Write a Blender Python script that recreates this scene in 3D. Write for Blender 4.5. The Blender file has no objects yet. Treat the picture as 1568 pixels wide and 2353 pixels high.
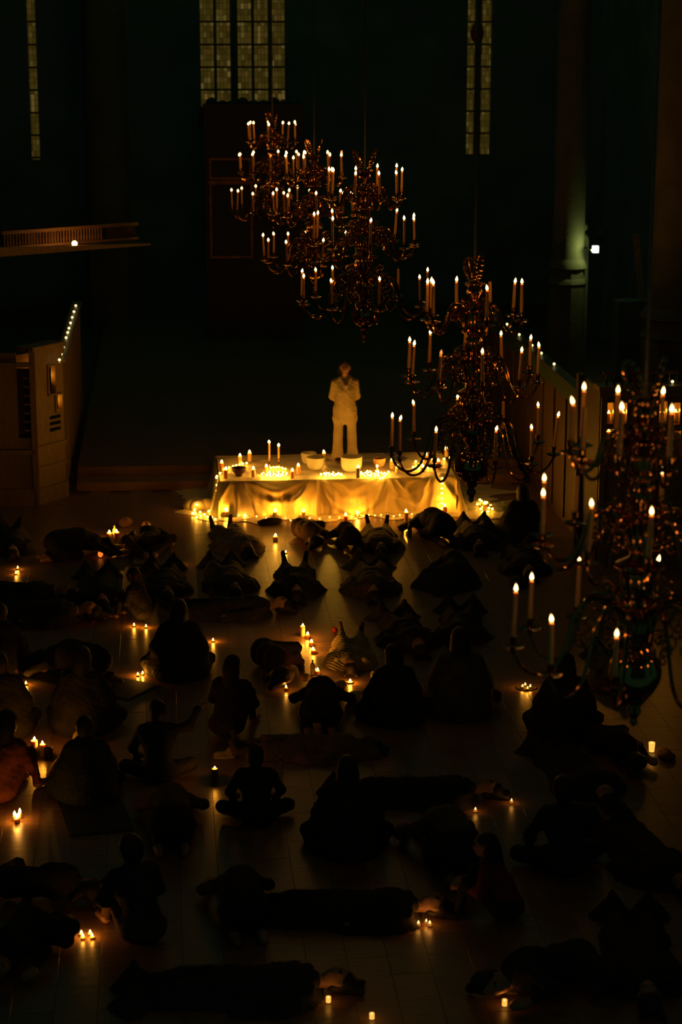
import bpy, math, random
import numpy as np
from mathutils import Vector, Matrix, Euler

random.seed(7)
RNG = np.random.RandomState(11)
scene = bpy.context.scene
COL = scene.collection
R = math.radians

# ------------------------------------------------------------------ camera, world, exposure
FPX, W0, H0 = 4540.0, 1568.0, 2353.0
PITCH, YAW = R(13.7), R(5.12)
CAM = Vector((0.0, 0.0, 7.94))
cd = bpy.data.cameras.new('camera')
cam = bpy.data.objects.new('camera', cd)
COL.objects.link(cam)
cam.location = CAM
cam.rotation_euler = Euler((math.pi / 2 - PITCH, 0, -YAW))
cd.sensor_fit = 'VERTICAL'
cd.sensor_height = 36.0
cd.sensor_width = 24.0
cd.lens = FPX / H0 * 36.0
cd.clip_end = 300
cd.dof.use_dof = True
cd.dof.focus_distance = 24.0
cd.dof.aperture_fstop = 1.8
scene.camera = cam

world = bpy.data.worlds.new('night')
scene.world = world
world.use_nodes = True
bg = world.node_tree.nodes['Background']
bg.inputs[0].default_value = (0.20, 1.0, 0.60, 1)
bg.inputs[1].default_value = 0.027

vs = scene.view_settings
vs.view_transform = 'Standard'
vs.look = 'None'
vs.gamma = 1
vs.exposure = 0.0
vs.use_curve_mapping = False
cy = scene.cycles
cy.use_light_tree = True
cy.max_bounces = 5
cy.diffuse_bounces = 2
cy.glossy_bounces = 2
cy.transmission_bounces = 4
cy.transparent_max_bounces = 12
cy.sample_clamp_indirect = 2.0
cy.sample_clamp_direct = 0.0
cy.caustics_reflective = False
cy.caustics_refractive = False
cy.use_denoising = True
cy.use_adaptive_sampling = True
cy.adaptive_threshold = 0.06

FWD = Vector((math.sin(YAW) * math.cos(PITCH), math.cos(YAW) * math.cos(PITCH), -math.sin(PITCH)))
RGT = Vector((math.cos(YAW), -math.sin(YAW), 0))
UPV = RGT.cross(FWD)


def ray(px, py):
    return FWD + RGT * ((px - W0 / 2) / FPX) + UPV * ((H0 / 2 - py) / FPX)


def gp(px, py, z=0.0):
    """the point at height z seen at a pixel"""
    d = ray(px, py)
    return CAM + d * ((z - CAM.z) / d.z)


def at(px, py, depth):
    return CAM + ray(px, py) * depth


def onY(px, py, Y):
    d = ray(px, py)
    return CAM + d * (Y / d.y)


def px_of(p):
    v = Vector(p) - CAM
    d = v.dot(FWD)
    return (W0 / 2 + FPX * v.dot(RGT) / d, H0 / 2 - FPX * v.dot(UPV) / d)


# ------------------------------------------------------------------ materials
MATS = {}


def new_mat(name):
    m = bpy.data.materials.new(name)
    m.use_nodes = True
    return m, m.node_tree, m.node_tree.nodes['Principled BSDF']


def mat(name, col, rough=0.6, metal=0.0, var=0.25, scale=8.0, bump=0.0, bscale=60.0, spec=0.5, sss=0.0, trans=0.0,
        sheen=0.0, stretch=None, aniso=None):
    """procedural surface: noise-varied colour, optional fine relief"""
    if name in MATS:
        return MATS[name]
    m, nt, b = new_mat(name)
    tc = nt.nodes.new('ShaderNodeTexCoord')
    src = tc.outputs['Object']
    if stretch:
        mp = nt.nodes.new('ShaderNodeMapping')
        mp.inputs['Scale'].default_value = stretch
        nt.links.new(src, mp.inputs[0])
        src = mp.outputs[0]
    n = nt.nodes.new('ShaderNodeTexNoise')
    n.inputs['Scale'].default_value = scale
    n.inputs['Detail'].default_value = 4
    nt.links.new(src, n.inputs['Vector'])
    r = nt.nodes.new('ShaderNodeValToRGB')
    c = Vector(col)
    lo, hi = c * (1 - var), c * (1 + var)
    r.color_ramp.elements[0].position = 0.3
    r.color_ramp.elements[1].position = 0.7
    r.color_ramp.elements[0].color = (*lo, 1)
    r.color_ramp.elements[1].color = (*[min(x, 1) for x in hi], 1)
    nt.links.new(n.outputs['Fac'], r.inputs[0])
    nt.links.new(r.outputs[0], b.inputs['Base Color'])
    b.inputs['Roughness'].default_value = rough
    b.inputs['Metallic'].default_value = metal
    b.inputs['Specular IOR Level'].default_value = spec
    if sss:
        b.inputs['Subsurface Weight'].default_value = sss
        b.inputs['Subsurface Radius'].default_value = (1.0, 0.45, 0.2)
        b.inputs['Subsurface Scale'].default_value = 0.03
    if trans:
        b.inputs['Transmission Weight'].default_value = trans
    if sheen:
        b.inputs['Sheen Weight'].default_value = sheen
    if bump:
        n2 = nt.nodes.new('ShaderNodeTexNoise')
        n2.inputs['Scale'].default_value = bscale
        n2.inputs['Detail'].default_value = 3
        nt.links.new(src, n2.inputs['Vector'])
        bp = nt.nodes.new('ShaderNodeBump')
        bp.inputs['Strength'].default_value = bump
        bp.inputs['Distance'].default_value = 0.02
        nt.links.new(n2.outputs['Fac'], bp.inputs['Height'])
        nt.links.new(bp.outputs[0], b.inputs['Normal'])
    MATS[name] = m
    return m


def emit_mat(name, col, strength, sample='AUTO'):
    if name in MATS:
        return MATS[name]
    m = bpy.data.materials.new(name)
    m.use_nodes = True
    nt = m.node_tree
    nt.nodes.clear()
    o = nt.nodes.new('ShaderNodeOutputMaterial')
    e = nt.nodes.new('ShaderNodeEmission')
    e.inputs[0].default_value = (*col, 1)
    e.inputs[1].default_value = strength
    nt.links.new(e.outputs[0], o.inputs[0])
    m.cycles.emission_sampling = sample
    MATS[name] = m
    return m


def flame_mat(name, mid, ends, s_mid, s_end):
    """a flame gives off light and lets light through"""
    m = bpy.data.materials.new(name)
    m.use_nodes = True
    nt = m.node_tree
    nt.nodes.clear()
    o = nt.nodes.new('ShaderNodeOutputMaterial')
    e = nt.nodes.new('ShaderNodeEmission')
    t = nt.nodes.new('ShaderNodeBsdfTransparent')
    a = nt.nodes.new('ShaderNodeAddShader')
    tc = nt.nodes.new('ShaderNodeTexCoord')
    sp = nt.nodes.new('ShaderNodeSeparateXYZ')
    rp = nt.nodes.new('ShaderNodeValToRGB')
    cr = rp.color_ramp
    cr.elements[0].position = 0.0
    cr.elements[0].color = (*[x * s_end for x in ends], 1)
    cr.elements[1].position = 1.0
    cr.elements[1].color = (*[x * s_end for x in ends], 1)
    for p in (0.22, 0.72):
        el = cr.elements.new(p)
        el.color = (*[x * s_mid for x in mid], 1)
    nt.links.new(tc.outputs['Generated'], sp.inputs[0])
    nt.links.new(sp.outputs['Z'], rp.inputs[0])
    nt.links.new(rp.outputs[0], e.inputs[0])
    e.inputs[1].default_value = 1.0
    nt.links.new(e.outputs[0], a.inputs[0])
    nt.links.new(t.outputs[0], a.inputs[1])
    nt.links.new(a.outputs[0], o.inputs[0])
    m.cycles.emission_sampling = 'NONE'
    MATS[name] = m
    return m


M_FLAME = flame_mat('flame_light', (1, 0.66, 0.26), (1, 0.34, 0.04), 3.2, 0.8)
M_EMBER = flame_mat('ember_light', (1, 0.30, 0.05), (1, 0.15, 0.02), 0.7, 0.3)
M_WAX = mat('ivory_wax', (0.82, 0.54, 0.27), 0.55, var=0.06, scale=20, sss=0.5)
M_TAPER = mat('amber_wax', (0.78, 0.42, 0.17), 0.55, var=0.08, scale=20, sss=0.4)
M_WAXO = mat('orange_wax', (0.85, 0.34, 0.12), 0.55, var=0.06, scale=20, sss=0.5)
M_WAXB = mat('brown_wax', (0.30, 0.10, 0.05), 0.55, var=0.08, scale=20)
M_WICK = mat('charred_wick', (0.02, 0.015, 0.01), 0.9)
M_BRASS = mat('polished_brass', (0.36, 0.16, 0.07), 0.15, 1.0, var=0.12, scale=14, bump=0.05, bscale=25)
M_TIN = mat('tealight_tin', (0.45, 0.42, 0.38), 0.35, 0.9, var=0.1)
M_STONE = mat('church_stone', (0.20, 0.16, 0.10), 0.85, var=0.25, scale=1.4, bump=0.4, bscale=14)
M_WALL = mat('wall_plaster', (0.17, 0.23, 0.21), 0.9, var=0.25, scale=0.8, bump=0.3, bscale=8)
M_OAK = mat('stained_oak', (0.30, 0.20, 0.095), 0.5, var=0.22, scale=5, bump=0.15, bscale=30, stretch=(6, 6, 1))
M_DARKOAK = mat('dark_oak', (0.06, 0.04, 0.022), 0.5, var=0.25, scale=5, bump=0.15, bscale=30, stretch=(6, 6, 1))
M_GILT = mat('worn_gilding', (0.30, 0.13, 0.035), 0.45, 0.7, var=0.4, scale=6)
M_LEAD = mat('lead_bar', (0.02, 0.02, 0.02), 0.7)
M_STEEL = mat('painted_steel', (0.12, 0.12, 0.11), 0.5)
M_SKIN = mat('skin', (0.46, 0.24, 0.15), 0.55, var=0.08, scale=12)
M_HAIR = mat('dark_hair', (0.018, 0.011, 0.008), 0.5, var=0.35, scale=30, stretch=(9, 9, 2), bump=0.3, bscale=40)
M_EYE = mat('dark_features', (0.03, 0.012, 0.008), 0.4)


# ------------------------------------------------------------------ mesh helpers
class MB:
    def __init__(self):
        self.v, self.f = [], []

    def add(self, vs_, fs):
        o = len(self.v)
        self.v += [tuple(p) for p in vs_]
        self.f += [tuple(i + o for i in q) for q in fs]
        return self

    def box(self, lo, hi, M=None):
        x0, y0, z0 = lo
        x1, y1, z1 = hi
        vs_ = [Vector(p) for p in ((x0, y0, z0), (x1, y0, z0), (x1, y1, z0), (x0, y1, z0), (x0, y0, z1), (x1, y0, z1), (x1, y1, z1), (x0, y1, z1))]
        if M:
            vs_ = [M @ p for p in vs_]
        return self.add(vs_, [(0, 3, 2, 1), (4, 5, 6, 7), (0, 1, 5, 4), (1, 2, 6, 5), (2, 3, 7, 6), (3, 0, 4, 7)])

    def lathe(self, prof, n=16, c=(0, 0, 0), flute=0, famp=0.0, cap=True):
        vs_, fs = [], []
        for r, z in prof:
            for i in range(n):
                a = 2 * math.pi * i / n
                rr = r * (1 + famp * math.cos(flute * a)) if flute else r
                vs_.append((c[0] + rr * math.cos(a), c[1] + rr * math.sin(a), c[2] + z))
        for k in range(len(prof) - 1):
            for i in range(n):
                j = (i + 1) % n
                fs.append((k * n + i, k * n + j, (k + 1) * n + j, (k + 1) * n + i))
        if cap:
            fs.append(tuple(reversed(range(n))))
            fs.append(tuple((len(prof) - 1) * n + i for i in range(n)))
        return self.add(vs_, fs)

    def tube(self, pts, rad, n=6, cap=True):
        pts = [Vector(p) for p in pts]
        if not hasattr(rad, '__len__'):
            rad = [rad] * len(pts)
        vs_, fs = [], []
        up = None
        for i, p in enumerate(pts):
            t = (pts[min(i + 1, len(pts) - 1)] - pts[max(i - 1, 0)])
            t = t.normalized() if t.length > 1e-9 else Vector((0, 0, 1))
            if up is None:
                up = Vector((0, 0, 1)) if abs(t.z) < 0.9 else Vector((1, 0, 0))
            a = (up - t * up.dot(t)).normalized()
            up = a
            b = t.cross(a)
            for k in range(n):
                w = 2 * math.pi * k / n
                vs_.append(p + (a * math.cos(w) + b * math.sin(w)) * rad[i])
        for i in range(len(pts) - 1):
            for k in range(n):
                j = (k + 1) % n
                fs.append((i * n + k, i * n + j, (i + 1) * n + j, (i + 1) * n + k))
        if cap:
            fs.append(tuple(reversed(range(n))))
            fs.append(tuple((len(pts) - 1) * n + k for k in range(n)))
        return self.add(vs_, fs)

    def ball(self, c, r, n=10, m=7):
        if not hasattr(r, '__len__'):
            r = (r, r, r)
        prof = [(math.sin(math.pi * k / m), -math.cos(math.pi * k / m)) for k in range(m + 1)]
        prof[0] = (0.02, -1)
        prof[-1] = (0.02, 1)
        q = MB().lathe(prof, n)
        return self.add([(c[0] + v[0] * r[0], c[1] + v[1] * r[1], c[2] + v[2] * r[2]) for v in q.v], q.f)

    def mesh(self, name, m, smooth=True):
        me = bpy.data.meshes.new(name)
        me.from_pydata(self.v, [], self.f)
        if m:
            me.materials.append(m)
        if smooth:
            me.polygons.foreach_set('use_smooth', [True] * len(me.polygons))
            try:
                me.set_sharp_from_angle(angle=R(40))
            except Exception:
                pass
        me.update()
        return me

    def build(self, name, m, parent=None, smooth=True):
        return link(name, self.mesh(name, m, smooth), parent)


def link(name, data, parent=None, loc=None, rot=None):
    o = bpy.data.objects.new(name, data)
    COL.objects.link(o)
    if parent:
        o.parent = parent
    if loc is not None:
        o.location = loc
    if rot is not None:
        o.rotation_euler = rot
    return o


def tag(o, label, cat, group=None):
    o['label'] = label
    o['category'] = cat
    if group:
        o['group'] = group
    return o


def thing(name, label, cat, loc=(0, 0, 0), rz=0.0, group=None):
    o = link(name, None, None, loc, (0, 0, rz))
    o.empty_display_size = 0.1
    return tag(o, label, cat, group)


def struct(o):
    o['kind'] = 'structure'
    return o


WARM = (1.0, 0.35, 0.018)


def lamp(parent, loc, watts, col=WARM, rad=0.012):
    l = bpy.data.lights.new('flame_glow', 'POINT')
    l.energy = watts
    l.color = col
    l.shadow_soft_size = rad
    return link('flame_glow', l, parent, loc)


def spline(pts, n=6):
    """Catmull-Rom through points"""
    P = [Vector(p) for p in pts]
    P = [P[0] * 2 - P[1]] + P + [P[-1] * 2 - P[-2]]
    out = []
    for i in range(1, len(P) - 2):
        for k in range(n):
            t = k / n
            a, b, c, d = P[i - 1:i + 3]
            out.append(0.5 * ((2 * b) + (c - a) * t + (2 * a - 5 * b + 4 * c - d) * t * t + (3 * b - a - 3 * c + d) * t ** 3))
    out.append(P[-2])
    return out
# ------------------------------------------------------------------ floor of stone slabs
def floor_mat(name, col, rough):
    m, nt, b = new_mat(name)
    tc = nt.nodes.new('ShaderNodeTexCoord')
    oi = nt.nodes.new('ShaderNodeObjectInfo')
    n = nt.nodes.new('ShaderNodeTexNoise')
    mp = nt.nodes.new('ShaderNodeMapping')
    mp.inputs['Scale'].default_value = (1.5, 14, 1)
    geo = nt.nodes.new('ShaderNodeNewGeometry')
    nt.links.new(geo.outputs['Position'], mp.inputs[0])
    nt.links.new(mp.outputs[0], n.inputs['Vector'])
    n.inputs['Scale'].default_value = 2.0
    n.inputs['Detail'].default_value = 5
    ad = nt.nodes.new('ShaderNodeMath')
    ad.operation = 'MULTIPLY_ADD'
    nt.links.new(oi.outputs['Random'], ad.inputs[0])
    ad.inputs[1].default_value = 0.3
    nt.links.new(n.outputs['Fac'], ad.inputs[2])
    r = nt.nodes.new('ShaderNodeValToRGB')
    r.color_ramp.elements[0].position = 0.35
    r.color_ramp.elements[1].position = 0.95
    r.color_ramp.elements[0].color = (*[c * 0.6 for c in col], 1)
    r.color_ramp.elements[1].color = (*[c * 1.4 for c in col], 1)
    nt.links.new(ad.outputs[0], r.inputs[0])
    nt.links.new(r.outputs[0], b.inputs['Base Color'])
    b.inputs['Roughness'].default_value = rough
    b.inputs['Specular IOR Level'].default_value = 0.5
    n2 = nt.nodes.new('ShaderNodeTexNoise')
    n2.inputs['Scale'].default_value = 9
    n2.inputs['Detail'].default_value = 3
    nt.links.new(geo.outputs['Position'], n2.inputs['Vector'])
    bp = nt.nodes.new('ShaderNodeBump')
    bp.inputs['Strength'].default_value = 0.10
    bp.inputs['Distance'].default_value = 0.02
    nt.links.new(n2.outputs['Fac'], bp.inputs['Height'])
    nt.links.new(bp.outputs[0], b.inputs['Normal'])
    MATS[name] = m
    return m


M_FLOOR = floor_mat('worn_floor', (0.28, 0.15, 0.07), 0.33)
M_JOINT = mat('floor_joint', (0.20, 0.11, 0.05), 0.4)
floor = struct(MB().box((-9, 9, -0.2), (16, 60, -0.012)).build('floor', M_JOINT, None, False))
SW, SL = 0.36, 0.74


def slab_mesh():
    w, l, b = SW / 2 - 0.001, SL / 2 - 0.001, 0.0016
    v = [(-w, -l, -0.012), (w, -l, -0.012), (w, l, -0.012), (-w, l, -0.012),
         (-w, -l, -b), (w, -l, -b), (w, l, -b), (-w, l, -b),
         (-w + b, -l + b, 0), (w - b, -l + b, 0), (w - b, l - b, 0), (-w + b, l - b, 0)]
    f = [(8, 9, 10, 11)]
    for i in range(4):
        j = (i + 1) % 4
        f += [(i, j, 4 + j, 4 + i), (4 + i, 4 + j, 8 + j, 8 + i)]
    return v, f


sv, sf = slab_mesh()
slab_me = MB().add(sv, sf).mesh('slab', M_FLOOR, False)
xo = gp(337, 1600).x
slabs = []
for i in range(-30, 40):
    for j in range(0, 70):
        x = xo + SW * (i + 0.5)
        y = 11.5 + SL * j + (SL * 0.45 if i % 2 else 0)
        u, w = px_of((x, y, 0))
        if y < 34.2 and -70 < u < 1640 and w < 2440:
            slabs.append((-w, x, y))
slabs.sort()
for k, (_, x, y) in enumerate(slabs[:300]):
    link('slab', slab_me, floor, (x, y, random.uniform(-0.001, 0.001)))
rest = MB()
for _, x, y in slabs[300:]:
    dz = random.uniform(-0.001, 0.001)
    rest.add([(a + x, b + y, c + dz) for a, b, c in sv], sf)
ro = rest.build('slab_field', M_FLOOR, floor, False)
ro['kind'] = 'stuff'

# two steps up to the choir behind the stage
step_y = gp(300, 1127).y
steps = struct(MB().box((-1.62, step_y, 0), (6.4, step_y + 0.62, 0.15)).build('trim_1', M_FLOOR, None, False))
struct(MB().box((-1.62, step_y + 0.63, 0), (6.4, 60, 0.30)).build('trim_2', M_FLOOR, None, False))

# ------------------------------------------------------------------ choir end wall with leaded windows
YW = 58.0
MUNT = 0.05


def leaded(name, seed):
    m = bpy.data.materials.new(name)
    m.use_nodes = True
    nt = m.node_tree
    nt.nodes.clear()
    o = nt.nodes.new('ShaderNodeOutputMaterial')
    e = nt.nodes.new('ShaderNodeEmission')
    tc = nt.nodes.new('ShaderNodeTexCoord')
    oi = nt.nodes.new('ShaderNodeObjectInfo')
    ad = nt.nodes.new('ShaderNodeVectorMath')
    mu = nt.nodes.new('ShaderNodeVectorMath')
    mu.operation = 'MULTIPLY'
    cx = nt.nodes.new('ShaderNodeCombineXYZ')
    sp = nt.nodes.new('ShaderNodeSeparateXYZ')
    nt.links.new(tc.outputs['Object'], sp.inputs[0])
    nt.links.new(sp.outputs['X'], cx.inputs[0])
    nt.links.new(sp.outputs['Z'], cx.inputs[1])
    br = nt.nodes.new('ShaderNodeTexBrick')
    br.offset = 0.0
    br.inputs['Scale'].default_value = 1.0
    br.inputs['Brick Width'].default_value = 0.1
    br.inputs['Row Height'].default_value = 0.165
    br.inputs['Mortar Size'].default_value = 0.007
    br.inputs['Color1'].default_value = (0, 0, 0, 1)
    br.inputs['Color2'].default_value = (1, 1, 1, 1)
    br.inputs['Mortar'].default_value = (0.0, 0.0, 0.0, 1)
    rnd = nt.nodes.new('ShaderNodeCombineXYZ')
    ml = nt.nodes.new('ShaderNodeMath')
    ml.operation = 'MULTIPLY'
    ml.inputs[1].default_value = 37.0
    nt.links.new(oi.outputs['Random'], ml.inputs[0])
    # whole panes shifted at random so every panel differs
    fl = nt.nodes.new('ShaderNodeMath')
    fl.operation = 'FLOOR'
    nt.links.new(ml.outputs[0], fl.inputs[0])
    m2 = nt.nodes.new('ShaderNodeMath')
    m2.operation = 'MULTIPLY'
    m2.inputs[1].default_value = 0.4
    nt.links.new(fl.outputs[0], m2.inputs[0])
    nt.links.new(m2.outputs[0], rnd.inputs[0])
    nt.links.new(cx.outputs[0], ad.inputs[0])
    nt.links.new(rnd.outputs[0], ad.inputs[1])
    nt.links.new(ad.outputs[0], br.inputs['Vector'])
    rp = nt.nodes.new('ShaderNodeValToRGB')
    cr = rp.color_ramp
    cr.elements[0].color = (0.030, 0.019, 0.0030, 1)
    cr.elements[1].color = (0.125, 0.085, 0.020, 1)
    for p, c in ((0.3, (0.040, 0.027, 0.0028, 1)), (0.55, (0.050, 0.036, 0.0050, 1)), (0.75, (0.060, 0.030, 0.0050, 1)), (0.9, (0.075, 0.058, 0.010, 1))):
        el = cr.elements.new(p)
        el.color = c
    nt.links.new(br.outputs['Color'], rp.inputs[0])
    mx = nt.nodes.new('ShaderNodeMix')
    mx.data_type = 'RGBA'
    nt.links.new(br.outputs['Fac'], mx.inputs['Factor'])
    nt.links.new(rp.outputs[0], mx.inputs['A'])
    mx.inputs['B'].default_value = (0.012, 0.009, 0.002, 1)
    nt.links.new(mx.outputs['Result'], e.inputs[0])
    e.inputs[1].default_value = 0.85
    nt.links.new(e.outputs[0], o.inputs[0])
    MATS[name] = m
    return m


M_PANE = leaded('leaded_glass', 1)


def wz(px, py):
    p = onY(px, py, YW)
    return p.x, p.z


WINDOWS = [  # lancets as pixel spans at mid height, lower edge, horizontal bars
    ('window_1', [(462, 493), (499.5, 531), (548, 580), (586, 618), (625, 656)], 310, 282),
    ('window_2', [(1074, 1094), (1109, 1131)], 310, 361),
    ('window_3', [(66, 86)], 310, 371),
]
holes = []
for wn, lans, _, ybot in WINDOWS:
    x0, z0 = wz(lans[0][0], ybot)
    x1, _ = wz(lans[-1][1], ybot)
    holes.append((wz(lans[0][0], 180)[0], wz(lans[-1][1], 180)[0], z0, 11.5))
xs = sorted({-14.0, 22.0} | {h[0] for h in holes} | {h[1] for h in holes})
zs = sorted({0.0, 16.0} | {h[2] for h in holes} | {h[3] for h in holes})
wb = MB()
for a, b in zip(xs, xs[1:]):
    for c, d in zip(zs, zs[1:]):
        cx_, cz_ = (a + b) / 2, (c + d) / 2
        if not any(h[0] < cx_ < h[1] and h[2] < cz_ < h[3] for h in holes):
            wb.box((a, YW, c), (b, YW + 0.9, d))
wall = struct(wb.build('wall_back', M_WALL, None, False))
pane_cache = {}
for (wn, lans, _, ybot), h in zip(WINDOWS, holes):
    win = link(wn, None, None, ((h[0] + h[1]) / 2, YW + 0.35, h[2]))
    struct(win)
    O = win.location
    spans = [(wz(a, 180)[0], wz(b, 180)[0]) for a, b in lans]
    # stone mullions
    for (a0, a1), (b0, b1) in zip(spans, spans[1:]):
        MB().box((a1 - O.x, -0.15, 0), (b0 - O.x, 0.15, 11.5 - O.z)).build('mullion', M_STONE, win, False)
    dz = wz(500, 49)[1] - wz(500, 101.6)[1]
    z0 = wz(500, 361.5)[1]
    zb = z0 - dz * 2
    while zb < 11.4:
        lo, hi = max(zb, O.z), min(zb + dz, 11.5)
        if hi - lo > 0.06:
            for a, b in spans:
                key = (round(b - a, 2), round(hi - lo, 2))
                if key not in pane_cache:
                    pane_cache[key] = MB().box((-(b - a) / 2, -0.01, 0), ((b - a) / 2, 0.01, hi - lo - MUNT)).mesh('pane', M_PANE, False)
                link('pane', pane_cache[key], win, ((a + b) / 2 - O.x, 0, lo - O.z + MUNT / 2))
            MB().box((h[0] - O.x, -0.04, lo - O.z - MUNT / 2), (h[1] - O.x, 0.03, lo - O.z + MUNT / 2)).build('glazing_bar', M_LEAD, win, False)
        zb += dz

# ------------------------------------------------------------------ piers and aisle walls
def pier(name, x, y, r, label, lit=False):
    t = thing(name, label, 'pillar', (x, y, 0))
    MB().lathe([(r, 2.88), (r, 15.5)], 28).build('pillar_shaft', M_STONE, t)
    MB().lathe([(r, 2.90), (r * 1.06, 2.87), (r * 1.2, 2.74), (r * 1.22, 2.69), (r * 1.12, 2.66)], 28).build('base_moulding', M_STONE, t)
    MB().lathe([(r * 1.1, 2.38), (r * 1.1, 2.66)], 8).build('plinth', M_STONE, t, False)
    MB().lathe([(r * 1.1, 2.46), (r * 1.16, 2.44), (r * 1.26, 2.34), (r * 1.18, 2.28)], 8).build('lower_moulding', M_STONE, t)
    MB().lathe([(r * 1.18, 0), (r * 1.18, 2.30)], 8).build('pedestal', M_STONE, t, False)
    return t


pr = at(1306, 600, 45.0)
pier('pillar', pr.x, pr.y, 0.36, 'round stone pillar lit greenish by the emergency lamp, with moulded base')
pr2 = at(1550, 600, 37.0)
pier('pillar', pr2.x + 0.15, pr2.y, 0.62, 'broad dim stone pillar at the edge beyond the carved box pew')
pr3 = at(1428, 500, 52)
pier('pillar', pr3.x, pr3.y, 0.55, 'dark stone pillar between the lit pillar and the broad pillar')
pl = at(250, 500, 54)
pier('pillar', pl.x, pl.y, 0.6, 'dark stone pillar between the narrow window and the tall window')
struct(MB().box((11.5, 12, 0), (12.0, 60, 15)).build('wall_right', M_WALL, None, False))
struct(MB().box((-7.6, 12, 0), (-7.1, 60, 15)).build('wall_left', M_WALL, None, False))

struct(MB().box((-7.6, -4, 0), (12.0, -3.5, 15)).build('wall_front', M_WALL, None, False))  # unseen end wall behind the camera, added to darken the brass reflections
struct(MB().box((-7.6, -4, 15), (12.0, 29, 15.4)).build('ceiling', M_WALL, None, False))  # added out of view to darken brass reflections, open over the choir for ambient

# emergency lamp on a post beside the pillar
lp = at(1354, 573, 44.5)
post = thing('door_surround', 'slim moulded doorpost with a ball finial beside the lit pillar', 'doorpost', (lp.x + 0.10, lp.y + 0.75, 0))
MB().box((-0.09, -0.05, 0.0), (0.03, 0.12, 3.36)).build('post', M_STONE, post, False)
MB().box((0.0, -0.075, 0.0), (0.04, -0.045, 3.3)).box((-0.08, -0.075, 0.0), (-0.05, -0.045, 3.3)).build('moulding', M_STONE, post, False)
MB().lathe([(0.08, 3.36), (0.09, 3.40), (0.04, 3.43), (0.03, 3.47), (0.085, 3.52), (0.1, 3.58), (0.07, 3.65), (0.02, 3.68)], 14, (-0.07, 0.03, 0)).build('ball_finial', M_STONE, post)
el = thing('emergency_lamp', 'small square white emergency lamp fixed to the doorpost by the pillar', 'lamp', (lp.x + 0.14, lp.y, lp.z))
MB().box((-0.13, -0.03, -0.03), (-0.05, 0.0, 0.0)).box((-0.13, -0.03, -0.03), (-0.10, 0.68, 0.0)).build('bracket', M_STEEL, el, False)
MB().box((-0.055, -0.045, -0.075), (0.075, 0.06, 0.075)).build('lens', emit_mat('cold_lens', (0.75, 1.0, 0.82), 3.0, 'NONE'), el, False)
lamp(el, (-0.08, -0.10, 0.0), 13.0, (0.45, 0.64, 0.19), 0.03)

# pale strip added to stand in for a narrow lit edge
bo = MB().box((-0.05, -0.02, 0), (0.07, 0.02, 1.35), Matrix.Rotation(R(-7), 4, 'Y')).build('leaning_board', mat('pale_board', (0.5, 0.4, 0.2), 0.7))
q = at(1474, 690, 40)
bo.location = (q.x, q.y, q.z)
tag(bo, 'thin pale board leaning upright in the dark beside the broad pillar', 'board')
st = MB().box((-0.5, -0.25, 0), (0.5, 0.25, q.z - 0.0)).build('wall_ledge', M_WALL, None, False)
st.location = (q.x, q.y + 0.05, 0)
tag(st, 'dark masonry ledge carrying the leaning pale board', 'ledge')

# ------------------------------------------------------------------ dark altarpiece with gilt frames
ap = at(585, 590, 50)
AX0, AX1 = onY(484, 420, ap.y).x, onY(684, 420, ap.y).x
zt = lambda py: onY(560, py, ap.y).z
alt = thing('altarpiece', 'tall dark altarpiece with gilded frames below the large leaded window', 'altarpiece', ((AX0 + AX1) / 2, ap.y, 0.3))
ox, oz = (AX0 + AX1) / 2, 0.3
bx = lambda px: onY(px, 420, ap.y).x - ox
MB().box((AX0 - ox - 0.15, 0.0, 0), (AX1 - ox + 0.15, 0.7, zt(240) - oz)).build('case', M_DARKOAK, alt, False)
top = MB()
for k in range(9):
    xk = bx(490) + k * (bx(680) - bx(490)) / 8
    top.ball((xk, 0.3, zt(243) - oz + 0.03), (0.16, 0.2, 0.10 + 0.07 * (k % 3 == 0)))
top.ball((bx(476), 0.3, zt(262) - oz), (0.2, 0.2, 0.2)).ball((bx(482), 0.3, zt(285) - oz), (0.3, 0.2, 0.15))
top.build('carved_crest', M_DARKOAK, alt)


def frame(x0, x1, y0, y1, w, name='gilt_frame'):
    mb = MB()
    X0, X1, Z0, Z1 = bx(x0), bx(x1), zt(y1) - oz, zt(y0) - oz
    mb.box((X0, -0.09, Z0), (X0 + w, 0, Z1)).box((X1 - w, -0.09, Z0), (X1, 0, Z1)).box((X0, -0.1, Z1 - w), (X1, 0, Z1)).box((X0, -0.1, Z0), (X1, 0, Z0 + w))
    mb.build(name, M_GILT, alt, False)


frame(481, 578, 362, 412, 0.06)
frame(481, 580, 418, 592, 0.055)
MB().box((bx(478), -0.16, zt(420) - oz), (bx(600), 0.0, zt(414) - oz)).build('cornice', M_GILT, alt, False)

# hanging lantern in front of the narrow twin window
hl = at(1097, 80, 48)
lan = thing('hanging_lantern', 'small rounded lantern hanging on a chain before the narrow twin window', 'lantern', hl)
MB().tube([(0, 0, 0.28), (0.01, 0, 2), (0.02, 0, 7)], 0.03, 6).build('chain', M_STEEL, lan)
MB().lathe([(0.04, 0.3), (0.12, 0.24), (0.17, 0.05), (0.13, -0.12), (0.05, -0.2)], 14).build('lantern_body', mat('red_glass', (0.3, 0.05, 0.02), 0.2), lan)

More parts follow.
